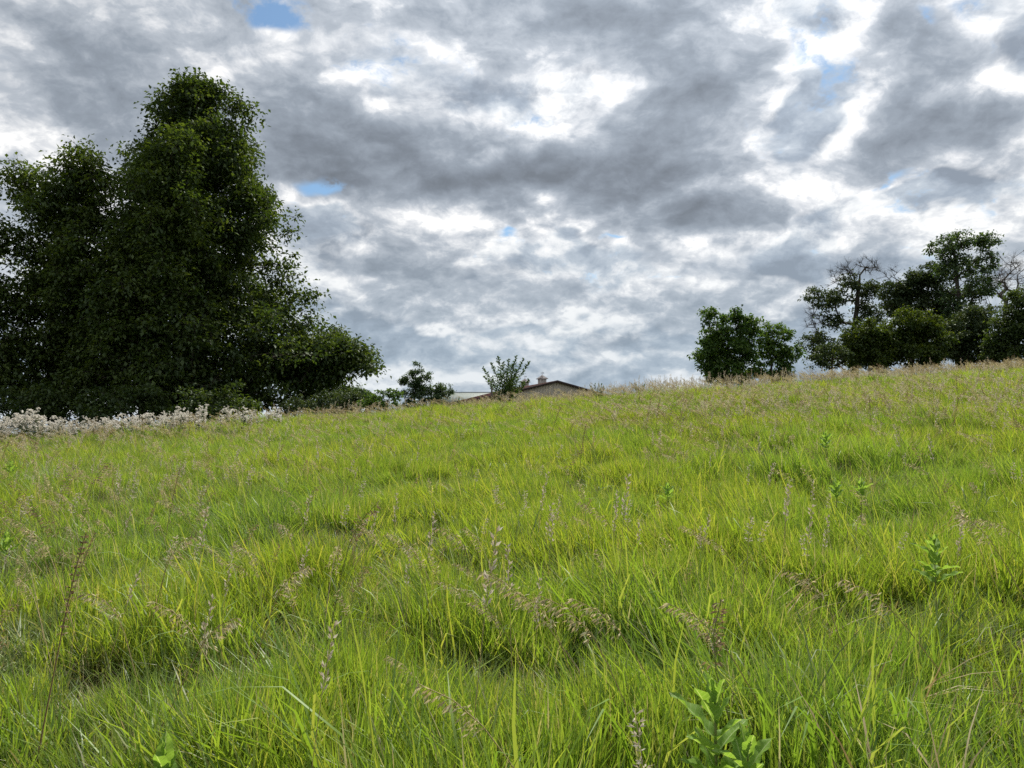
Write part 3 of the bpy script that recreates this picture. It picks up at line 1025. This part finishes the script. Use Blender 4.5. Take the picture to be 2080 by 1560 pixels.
    tree('poplar_tree', 'tallest green tree of the right hand wood, its crown split in two', 'tree', spot(1950, 57), [(1945, 650, 0), (1948, 600, 0), (1940, 540, 0)],
         [(1915, 505, 30, 24, 0), (1948, 490, 32, 24, 0), (2005, 500, 32, 26, 0), (1940, 540, 46, 30, 0), (1995, 540, 34, 26, 0), (1965, 585, 60, 30, 0), (1950, 640, 70, 34, 0)],
         57, 'cool_leaf', leaf=0.20, per=34, dens=12, spray=0.48, rbase=0.2, group=g, rtwig=0.010)
    tree('dead_tree', 'bare leafless tree with fine upright twigs at the right edge', 'tree', spot(2045, 62), [(2040, 650, 0), (2044, 610, 0)],
         [], 62, 'oak_leaf', barkm='bark_grey', dens=8.0, spray=0.6, rbase=0.17, group=g,
         bare=[(2015, 590, 34, 50, 0), (2065, 555, 34, 50, 0), (2090, 600, 30, 50, 0), (2045, 560, 24, 40, 0)], rtwig=0.009)
    tree('thicket_bush', 'rounded olive green bush at the left foot of the right hand wood', 'bush', spot(1765, 45), [(1765, 700, 0)],
         [(1762, 685, 48, 48, 0), (1740, 715, 36, 34, 0), (1790, 700, 40, 40, 0), (1768, 732, 60, 24, 0)], 45, 'bush_leaf', leaf=0.17, per=55, dens=18, spray=0.36, rbase=0.07, group=g)
    tree('thicket_bush', 'largest rounded olive bush in front of the broad oak', 'bush', spot(1855, 45.5), [(1855, 690, 0)],
         [(1850, 668, 56, 50, 0), (1885, 695, 46, 42, 0), (1820, 700, 42, 36, 0), (1855, 726, 75, 26, 0)], 45.5, 'bush_leaf', leaf=0.17, per=55, dens=18, spray=0.36, rbase=0.08, group=g)
    tree('thicket_bush', 'dull green scrub below the tall split crowned tree', 'bush', spot(1965, 50), [(1965, 700, 0)],
         [(1960, 680, 60, 44, 0), (1925, 700, 40, 30, 0), (2000, 700, 40, 34, 0), (1985, 640, 34, 30, 0), (1965, 722, 80, 26, 0)], 50, 'oak_leaf', leaf=0.18, per=50, dens=14, spray=0.42, rbase=0.08, group=g)
    tree('juniper_tree', 'dense dark tree at the far right edge of the wood', 'tree', spot(2068, 47), [(2068, 680, 0), (2070, 620, 0)],
         [(2075, 610, 34, 36, 0), (2055, 660, 48, 40, 0), (2090, 680, 60, 50, 0), (2030, 690, 36, 30, 0), (2070, 715, 80, 30, 0)], 47, 'maple_leaf', leaf=0.16, per=55, dens=16, spray=0.40, rbase=0.12, group=g)
    tree('thicket_bush', 'low dark shrub at the foot of the gnarled oak', 'bush', spot(1690, 44), [(1690, 730, 0)],
         [(1690, 725, 40, 22, 0), (1655, 735, 24, 14, 0)], 44, 'oak_leaf', leaf=0.14, per=45, dens=20, spray=0.3, rbase=0.05, group=g)


trees()


# ------------------------------------------------------------------ shrubs with upright shoots
def shoot_shrub(name, label, px, Y, shoots, leafm, leaf=0.06, twig=0.34, gap=0.075, per=7, stemr=0.012, fish=0.9):
    """shoots: (pixel x, pixel y) of each shoot tip, (bulge) how it bends on the way"""
    bx, by = spot(px, Y)
    z0 = gz(bx, by)
    root = empty(name, (bx, by, z0), label, 'shrub')
    org = np.array([bx, by, z0])
    wood, C, AX = [], [], []
    for tx, ty, dy in shoots:
        tip = np.array(at(tx, ty, Y)) + np.array([0, dy, 0]) - org
        k = 12
        f = np.linspace(0, 1, k)[:, None]
        mid = np.array([tip[0] * 0.30, tip[1] * 0.3, tip[2] * 0.55])
        P = 2 * f * (1 - f) * mid + f * f * tip
        P += rng.normal(0, 0.012, P.shape) * f
        wood.append(tube(P, np.linspace(stemr, 0.003, k), 4))
        L = np.linalg.norm(tip)
        nt = int(L / gap)
        for j in range(nt):
            fr = 0.12 + 0.88 * j / nt
            p = np.array([np.interp(fr, f[:, 0], P[:, c]) for c in range(3)])
            d = unit(np.array([np.interp(min(fr + 0.05, 1), f[:, 0], P[:, c]) for c in range(3)]) - p + 1e-6)
            a = rng.random() * 2 * np.pi if j % 2 else rng.normal(0, 0.7) + np.pi * (j // 2 % 2)
            o = np.array([math.cos(a), math.sin(a), 0.0])
            td = unit(o * fish + d * 0.75 + rng.normal(0, 0.12, 3))
            tl = twig * (1.08 - fr) ** 0.7 * rng.uniform(0.6, 1.2)
            e = p + td * tl
            wood.append((np.array([p + [0.002, 0, 0], p - [0.002, 0, 0], p + [0, 0.003, 0.002], e]), np.array([[0, 1, 3], [1, 2, 3], [2, 0, 3]])))
            for q in range(per):
                g = (q + rng.random()) / per
                C.append(p + td * tl * g + rng.normal(0, 0.012, 3))
                AX.append(td + rng.normal(0, 0.55, 3))
    obj('stems', wood, MAT['bark_grey'], root)
    C = np.array(C); AX = np.array(AX)
    obj('foliage', [leaves_mesh(C, AX, leaf * rng.uniform(0.7, 1.3, len(C)), 0.6, 0.5)], MAT[leafm], root)
    return root


def shrubs():
    R_ = lambda a, b: random.uniform(a, b)
    tips = [(980, 745, 0), (998, 735, .2), (1012, 722, 0), (1022, 735, -.2), (1033, 728, .3), (1042, 738, 0), (1050, 722, 0), (1064, 728, -.2), (1076, 733, .2),
            (982, 762, .3), (1076, 770, .1), (1064, 775, -.3), (1015, 760, -.5), (1040, 765, .5), (1000, 770, -.3), (1030, 752, .4), (1052, 752, -.4)]
    shoot_shrub('elm_sapling', 'feathery upright sapling with spreading shoots just left of the barn', 1026, 37.5, tips, 'young_leaf', 0.085, 0.46, 0.045, 9, fish=1.15)
    tree('upright_bush', 'dense upright bush, taller of the two between tree and sheds', 'shrub', spot(842, 37), [(842, 790, 0), (845, 765, 0)],
         [(846, 765, 18, 28, 0), (834, 785, 22, 26, 0), (856, 788, 20, 30, 0), (842, 812, 34, 26, 0), (866, 765, 8, 16, 0), (820, 772, 8, 14, 0), (848, 742, 6, 10, 0)],
         37, 'cool_leaf', leaf=0.085, per=30, dens=60, spray=0.15, rbase=0.05, rtwig=0.004, twigs=3)
    tree('upright_bush', 'lower rounded bush touching the right side of the upright one', 'shrub', spot(892, 37), [(892, 800, 0)],
         [(880, 796, 18, 20, 0), (904, 794, 18, 18, 0), (892, 816, 36, 20, 0), (890, 784, 10, 10, 0)], 37, 'cool_leaf', leaf=0.085, per=30, dens=60, spray=0.15, rbase=0.04, rtwig=0.004, twigs=3)
    # short dark weeds that stand among the crest grass
    for lab, px, Y, top, wd, n in (('small leafy weed in the crest grass in front of the pale shed', 932, 32, 806, 8, 7), ('spiky dark weed in the crest grass right of the barn gable', 1212, 32.5, 775, 16, 9),
                                   ('dark weedy tuft on the crest below the young trees', 1300, 33, 776, 12, 8), ('leafy green weed in the meadow below the right hand bushes', 1772, 27, 758, 9, 7)):
        tips = [(px + R_(-wd, wd), top + R_(0, 14), R_(-.15, .15)) for _ in range(n)]
        shoot_shrub('tall_weed', lab, px, Y, tips, 'young_leaf', 0.06, 0.12, 0.06, 5, 0.005)


shrubs()

# ------------------------------------------------------------------ farm buildings beyond the crest
MAT['barn_wall'] = plain_material('beige_metal_siding', (0.42, 0.37, 0.30), (0.47, 0.42, 0.35), 1.5, 0.6)
MAT['barn_roof'] = plain_material('red_brown_metal_roof', (0.115, 0.052, 0.048), (0.15, 0.075, 0.066), 0.8, 0.85)
MAT['cupola_wall'] = plain_material('white_cupola_paint', (0.62, 0.58, 0.52), (0.70, 0.66, 0.60), 3.0, 0.6)
MAT['cupola_roof'] = plain_material('grey_brown_cupola_roof', (0.10, 0.092, 0.095), (0.14, 0.128, 0.13), 2.0, 0.9)
MAT['fascia'] = plain_material('dark_brown_trim', (0.045, 0.030, 0.028), (0.06, 0.042, 0.038), 2.0, 0.6)
MAT['shed_roof'] = plain_material('pale_grey_metal_roof', (0.10, 0.125, 0.112), (0.135, 0.16, 0.145), 0.7, 0.45)
MAT['louver'] = plain_material('grey_louver', (0.40, 0.38, 0.35), (0.48, 0.45, 0.42), 3.0, 0.7)
MAT['post'] = plain_material('weathered_post_wood', (0.09, 0.075, 0.06), (0.17, 0.15, 0.125), 5.0, 0.9, bump=0.4, stretch=(1, 1, 0.2))


def slab(pts, th):
    """flat panel of 4 points with thickness downwards"""
    P = np.array(pts, float)
    V = np.concatenate([P, P - np.array([0, 0, th])])
    F = [(0, 1, 2, 3), (7, 6, 5, 4), (0, 4, 5, 1), (1, 5, 6, 2), (2, 6, 7, 3), (3, 7, 4, 0)]
    return V, np.array(F)


def pyramid(w, z0, z1):
    V = [(-w, -w, z0), (w, -w, z0), (w, w, z0), (-w, w, z0), (0, 0, z1)]
    return [(V, [(0, 1, 4), (1, 2, 4), (2, 3, 4), (3, 0, 4)]), (V[:4], [(3, 2, 1, 0)])]


def barn():
    px, py, pz = at(1132, 773, 120)
    gr = -1.5
    H, W, D, LEN = pz - gr, 12.9, 3.15, 44.0
    r = empty('barn', (px, py, gr), 'beige barn with low red-brown gable roof and cupolas beyond the crest', 'barn', rz=math.atan2(0.31, 0.95))
    V = [(-W + .3, 0.35, 0), (W - .3, 0.35, 0), (W - .3, 0.35, H - D), (0, 0.35, H - 0.16), (-W + .3, 0.35, H - D)]
    Vb = [(x, LEN - .35, z) for x, y, z in V]
    obj('wall', [(V + Vb, [(0, 1, 6, 5), (1, 2, 7, 6), (4, 0, 5, 9)]), ], MAT['barn_wall'], r)
    obj('gable_wall', [(V, [(0, 1, 2, 3, 4)])], MAT['barn_wall'], r)
    obj('gable_wall', [(Vb, [(4, 3, 2, 1, 0)])], MAT['barn_wall'], r)
    # upright ribs of the siding on the gable end
    ribs = []
    for k in range(-27, 28):
        x = k * 0.46
        ribs.append(box(x - 0.03, x + 0.03, 0.31, 0.349, 0, H - 0.22 - abs(x) * D / W))
    obj('siding_ribs', ribs, MAT['barn_wall'], r)
    for s in (-1, 1):
        ro = obj('roof', [slab([(0, 0, H), (s * W, 0, H - D), (s * W, LEN, H - D), (0, LEN, H)], 0.12)], MAT['barn_roof'], r)
        seams = []
        for k in range(48):
            y = 0.3 + k * 0.92
            seams.append(slab([(0, y, H + .04), (s * W, y, H - D + .04), (s * W, y + .05, H - D + .04), (0, y + .05, H + .04)], 0.05))
        obj('roof_seams', seams, MAT['barn_roof'], ro)
        obj('fascia', [slab([(0, -.06, H + .06), (s * (W + .15), -.06, H - D + .02), (s * (W + .15), -.003, H - D + .02), (0, -.003, H + .06)], 0.36)], MAT['fascia'], r)
        obj('eave_trim', [box(min(s * W, s * (W + .15)), max(s * W, s * (W + .15)), 0.0, LEN, H - D - .3, H - D - .02)], MAT['fascia'], r)
    for y in (6.9, 15.7, 24.5):
        c = obj('cupola', [box(-.56, .56, -.56, .56, -.30, .75)], MAT['cupola_wall'], r)
        c.location = (0, y, H)
        for sx, sy in ((0, -1), (-1, 0)):
            lv = []
            for k in range(4):
                z = 0.18 + k * 0.13
                lv.append(box(-.38, .38, -.60, -.563, z, z + .09) if sy else box(-.60, -.563, -.38, .38, z, z + .09))
            obj('louver', lv, MAT['louver'], c)
        obj('cupola_roof', pyramid(0.80, 0.76, 1.42) + [box(-.80, .80, -.80, .80, .70, .758)], MAT['cupola_roof'], c)
        obj('weathervane', [box(-.02, .02, -.02, .02, 1.38, 1.95), box(-.26, .26, -.015, .015, 1.70, 1.74), box(.14, .30, -.012, .012, 1.66, 1.80)], MAT['fascia'], c)
    return r


barn()


def shed():
    x0, y0, z0 = at(880, 797, 150)
    x1 = at(1040, 797, 150)[0]
    gr = -1.5
    r = empty('shed', ((x0 + x1) / 2, y0, gr), 'long low shed with pale grey metal roof left of the barn', 'shed')
    hw, H = (x1 - x0) / 2, z0 - gr
    obj('wall', [box(-hw + .2, hw - .2, -7, 7, 0, H - 2.6)], MAT['barn_wall'], r)
    for s in (-1, 1):
        ro = obj('roof', [slab([(-hw, 0, H), (-hw, s * 7.4, H - 2.5), (hw, s * 7.4, H - 2.5), (hw, 0, H)], 0.1)], MAT['shed_roof'], r)
        sm = []
        for k in range(int(hw * 2 / 0.6)):
            x = -hw + 0.3 + k * 0.6
            sm.append(slab([(x, 0, H + .04), (x, s * 7.4, H - 2.46), (x + .05, s * 7.4, H - 2.46), (x + .05, 0, H + .04)], 0.05))
        obj('roof_seams', sm, MAT['shed_roof'], ro)
    obj('ridge_cap', [box(-hw - .03, hw + .03, -.18, .18, H + .045, H + .09)], MAT['shed_roof'], r)


shed()

for px, py, Y, lab in ((999, 787, 36, 'thin grey fence post standing against the pale shed roof'), (975, 806, 35.5, 'short dark fence post below the left eave of the barn')):
    x, y, z = at(px, py, Y)
    g = gz(x, y)
    h = z - g
    a = np.arange(8) / 8 * 2 * np.pi
    ring = lambda rr, zz: np.stack([rr * np.cos(a), rr * np.sin(a), np.full(8, zz)], -1)
    V = np.concatenate([ring(.05, -.2), ring(.046, h * .5), ring(.042, h - .02), ring(.03, h)])
    F = [(i * 8 + j, i * 8 + (j + 1) % 8, i * 8 + 8 + (j + 1) % 8, i * 8 + 8 + j) for i in range(3) for j in range(8)]
    p = obj('fence_post', [(V, F), (ring(.03, h), [tuple(range(8))])], MAT['post'])
    p.location = (x, y, g)
    tag(p, lab, 'post', 'fence posts beyond the crest')


# ------------------------------------------------------------------ thistles gone to seed
MAT['fluff'] = leaf_material('thistle_down', [(0.0, (0.50, 0.46, 0.39)), (0.4, (0.68, 0.64, 0.57)), (1.0, (0.82, 0.80, 0.75))], 0.45, (1.0, 1.0, 1.0), 0.0)
MAT['thistle_green'] = leaf_material('thistle_leaf', [(0.0, (0.05, 0.075, 0.03)), (1.0, (0.10, 0.13, 0.06))], 0.25, (1.2, 1.2, 0.8), 0.04)


def make_thistle(h):
    r = empty('thistle', (0, 0, 0))
    P = stalk_path(h, rng.normal(0, .05), rng.normal(0, .05), 0.1)
    st = [tube(P, np.linspace(.006, .003, len(P)), 4)]
    heads = []
    t = np.linspace(0, 1, len(P))
    for i in range(15):
        f = rng.uniform(0.55, 1.0)
        p = np.array([np.interp(f, t, P[:, c]) for c in range(3)])
        a = rng.random() * 6.28
        L = rng.uniform(.08, .30) * (1.25 - 0.6 * f)
        e = p + np.array([math.cos(a) * L, math.sin(a) * L, L * rng.uniform(.5, 1.1)])
        st.append(tube(np.array([p, (p + e) / 2 + [0, 0, -.015], e]), [.0025, .002, .0015]))
        for _ in range(3):
            heads.append(e + rng.normal(0, .035, 3))
    obj('stem', st, MAT['thistle_green'], r)
    n = 26
    f = rng.uniform(0.1, .85, n)
    C = np.stack([np.interp(f, t, P[:, c]) for c in range(3)], -1)
    ax = unit(np.stack([rng.normal(size=n), rng.normal(size=n), rng.uniform(.1, .8, n)], -1))
    obj('leaves', [leaves_mesh(C + ax * .07, ax, rng.uniform(.10, .19, n), .4, .28)], MAT['thistle_green'], r)
    H = np.array(heads)
    k = 22
    c = np.repeat(H, k, 0)
    d = unit(rng.normal(size=(len(c), 3)) + np.array([0, 0, .25]))
    s = unit(np.cross(d, rng.normal(size=c.shape)))
    L = (rng.uniform(.022, .042, len(c)))[:, None]
    V = np.stack([c, c + d * L + s * L * .34, c + d * L * 1.1 - s * L * .34], 1).reshape(-1, 3)
    obj('seed_fluff', [(V, np.arange(len(V)).reshape(-1, 3))], MAT['fluff'], r)
    return r


def thistles():
    protos = [make_thistle(h) for h in (1.05, 1.15, 1.25, 0.95, 1.2)]
    lab, grp = 'white fluffy seeding thistle in the pale belt below the big trees', 'seeding thistles below the big trees'
    k = 0
    for i in range(125):
        px = -70 + 640 * (i + rng.random()) / 125
        Y = rng.uniform(23.0, 28.5)
        if px > 400 and rng.random() < (px - 400) / 260:
            continue
        if vnoise(px / 55, 0.5, 91) > 0.72 and rng.random() < 0.6:
            continue
        x, y = spot(px, Y)
        o = protos[k] if k < 5 else copy_tree(protos[k % 5])
        o.location = (x, y, gz(x, y))
        o.rotation_euler = (0, 0, rng.random() * 6.28)
        top = np.interp(px, [0, 60, 150, 200, 300, 420, 480, 560], [848, 840, 858, 852, 842, 828, 826, 836])
        want = at(px, top + rng.uniform(-4, 22), Y)[2] - gz(x, y)
        s = float(np.clip(want / 1.2, 0.6, 1.35))
        o.scale = (s * 1.1, s * 1.1, s)
        tag(o, lab, 'thistle', grp)
        k += 1


thistles()


# ------------------------------------------------------------------ milkweeds
def milkweed_leaf_material():
    m = bpy.data.materials.new('milkweed_leaf')
    m.use_nodes = True
    t = m.node_tree; t.nodes.clear()
    b = NB(t)
    tc = b.node('ShaderNodeTexCoord')
    s = b.node('ShaderNodeSeparateXYZ'); b.link(tc.outputs['Object'], s.inputs[0])
    ay = b.m('ABSOLUTE', s.outputs[1])
    rib = b.smooth(ay, 0.0010, 0.0024, 1.0, 0.0)
    wv = b.m('SINE', b.m('MULTIPLY', b.m('SUBTRACT', s.outputs[0], b.m('MULTIPLY', ay, 0.6)), 520.0))
    vein = b.smooth(wv, 0.82, 1.0, 0.0, 0.35)
    n = b.noise(tc.outputs['Object'], 40.0, 4, 0.6)
    oi = b.node('ShaderNodeObjectInfo')
    base = b.mix(oi.outputs['Random'], (0.18, 0.315, 0.05, 1), (0.23, 0.37, 0.075, 1))
    base = b.mix(b.smooth(n, 0.4, 0.7, 0.0, 0.5), base, (0.155, 0.28, 0.045, 1))
    sp = b.noise(tc.outputs['Object'], 95.0, 2, 0.5)
    base = b.mix(b.smooth(sp, 0.70, 0.76, 0.0, 0.8), base, (0.22, 0.16, 0.05, 1))
    col = b.mix(b.m('MAXIMUM', rib, vein), base, (0.42, 0.52, 0.24, 1))
    d = b.node('ShaderNodeBsdfDiffuse'); b.link(col, d.inputs[0])
    tr = b.node('ShaderNodeBsdfTranslucent'); b.link(b.mix(1.0, col, (1.25, 1.2, 0.6, 1), 'MULTIPLY'), tr.inputs[0])
    mx = b.node('ShaderNodeMixShader'); mx.inputs[0].default_value = 0.52
    t.links.new(d.outputs[0], mx.inputs[1]); t.links.new(tr.outputs[0], mx.inputs[2])
    g = b.node('ShaderNodeBsdfGlossy'); g.inputs['Roughness'].default_value = 0.55
    m2 = b.node('ShaderNodeMixShader'); m2.inputs[0].default_value = 0.012
    t.links.new(mx.outputs[0], m2.inputs[1]); t.links.new(g.outputs[0], m2.inputs[2])
    o = b.node('ShaderNodeOutputMaterial'); t.links.new(m2.outputs[0], o.inputs[0])
    return m


MAT['milkweed'] = milkweed_leaf_material()


def milkweed_leaf(L, W, curl):
    nu, nv = 13, 7
    u = np.linspace(0, 1, nu)[:, None]; v = np.linspace(-1, 1, nv)[None]
    prof = np.sin(np.pi * np.clip(u, 0, 1) ** 0.82) ** 0.72
    wave = 0.006 * np.sin(u * 17 + v * 1.5) * np.abs(v)
    X = u * L + 0 * v
    Yv = v * prof * W * 0.5
    Zv = np.abs(v) * prof * W * 0.20 - curl * L * u ** 2.2 + wave * (L / 0.13)
    V = np.stack([X, Yv + 0 * u, Zv], -1).reshape(-1, 3)
    i = np.arange(nu - 1)[:, None] * nv + np.arange(nv - 1)[None]
    F = np.stack([i, i + nv, i + nv + 1, i + 1], -1).reshape(-1, 4)
    return make_mesh('leaf', [(V, F)], MAT['milkweed'], smooth=True)


LEAVES = [milkweed_leaf(0.155, 0.068, 0.08), milkweed_leaf(0.15, 0.062, 0.16), milkweed_leaf(0.12, 0.046, 0.02), milkweed_leaf(0.155, 0.073, 0.22)]


def milkweed(label, px, py, h, scale=1.0, pairs=6, yaw=0.0, lean=(0, 0), below=0.0):
    """a milkweed whose top stands at that pixel"""
    x, y = hit(px, py, h)
    z0 = gz(x, y)
    r = empty('milkweed', (x, y, z0), label, 'milkweed', 'milkweeds in the meadow', rz=yaw)
    P = np.array([[lean[0] * f, lean[1] * f, -0.03 + (h + 0.02) * f] for f in np.linspace(0, 1, 7)])
    obj('stem', [tube(P, np.linspace(.0065, .003, 7) * scale, 8)], MAT['stalk_green'], r, smooth=True)
    for i in range(pairs):
        f = 1 - 0.062 * i * scale * (0.65 / h) - 0.02
        if f < 0.2:
            break
        for s in (0, 1):
            a = s * math.pi + (i % 2) * math.pi / 2 + rng.normal(0, .18)
            el = math.radians(np.interp(i, [0, 1, 2, 3, 5], [80, 68, 57, 48, 34]) + rng.normal(0, 7))
            sz = scale * np.interp(i, [0, 1, 2, 3, 6], [.50, .72, .92, 1.05, 1.15]) * rng.uniform(.9, 1.1)
            me = LEAVES[2 if i == 0 else int(rng.integers(0, 4)) if i > 1 else 0]
            o = obj('leaf', me, None, r)
            o.location = (lean[0] * f, lean[1] * f, -0.03 + (h + .02) * f)
            o.rotation_euler = (rng.normal(0, .15), -el, a)
            o.scale = (sz, sz, sz)
    return r


for mk in MILK:
    milkweed(*mk)


# ------------------------------------------------------------------ the dry stalks that stand out one by one
STEM = {}


def stalk(label, px, py, kind, h=None, yaw=0.0, s=1.0, tilt=0.0):
    stem, head, hm, sm = KINDS[kind]
    if kind not in STEM:
        STEM[kind] = (make_mesh('stem', [stem], MAT[sm]), make_mesh('seed_head', head, MAT[hm]))
    s += 0.10
    top = float(max(stem[0][:, 2].max(), 0.4)) * s
    x, y = hit(px, py, top - 0.01)
    # bring the head, not the foot, to the place it has in the meadow
    c = head[0][0].mean(0) * s
    x -= c[0] * math.cos(yaw) - c[1] * math.sin(yaw)
    r = empty('grass_stalk', (x, y, gz(x, y)), label, 'grass stalk', 'single dry grass stalks', rz=yaw)
    r.rotation_euler[1] = tilt
    r.scale = (s, s, s)
    obj('stem', STEM[kind][0], None, r)
    obj('seed_head', STEM[kind][1], None, r)


stalk('dark brown drooping grass head standing clear, left of centre', 748, 1022, 4, yaw=2.8, s=1.12)
stalk('thin white upright grass spike just right of the dark brown head', 875, 1050, 6, s=1.08)
stalk('tan nodding grass head right of the thin white spike', 915, 1080, 0, s=1.0)
stalk('pale upright grass head in the middle of the meadow', 997, 1085, 7, s=1.12)
stalk('pale narrow grass spike close right of the pale upright head', 1032, 1120, 6, s=1.0, yaw=1.0)
stalk('tan grass head nodding left, high on the slope right of centre', 1205, 1030, 1, s=1.0)
stalk('slender tan grass head rising above the slope right of centre', 1276, 968, 7, s=1.05)
stalk('arching tan grass head lying almost level at the centre', 1020, 1175, 3, s=1.05)
stalk('middle one of three arched tan heads right of centre', 1145, 1225, 1, s=1.05)
stalk('leftmost of three arched tan heads right of centre', 1078, 1215, 0, s=1.05)
stalk('rightmost of three arched tan heads right of centre', 1208, 1228, 2, s=1.08)
stalk('long bent stalk with tan head above the largest milkweed', 1408, 1238, 2, s=1.1)
stalk('leaning brown grass head on the right, pointing up left', 1715, 1232, 5, s=1.0, tilt=-0.5)
stalk('grey tan grass head below the tidy milkweed', 1762, 1192, 3, s=1.0)
stalk('small tan nodding head left of the grey tan one', 1642, 1172, 0, s=0.95)
stalk('stout rust brown spike standing near the left edge', 152, 1085, 8, s=1.1)
stalk('tall tan grass head leaning right in the left part', 392, 1082, 0, yaw=2.9, s=1.1)
stalk('nodding tan head left of centre, hooked to the right', 630, 1128, 1, yaw=2.7, s=1.05)
stalk('white narrow spike low in the left part', 408, 1228, 6, s=0.95)
stalk('short white tufted spike left of centre near a dark hollow', 656, 1285, 7, s=0.85)
stalk('hooked straw coloured stalk beside the white narrow spike', 335, 1238, 2, s=1.0)
stalk('bent straw stalk with a thin head between the two white spikes', 508, 1212, 3, yaw=2.6, s=1.0)
stalk('reddish brown grass head at the left, far up the meadow', 205, 940, 5, s=1.1)
stalk('tan plume at the left of the meadow below the thistles', 352, 962, 0, yaw=3.0, s=1.0)
stalk('brown upright head above the centre of the meadow', 1167, 915, 5, s=1.0)
stalk('drooping tan head low in the centre foreground', 905, 1415, 3, s=0.95)
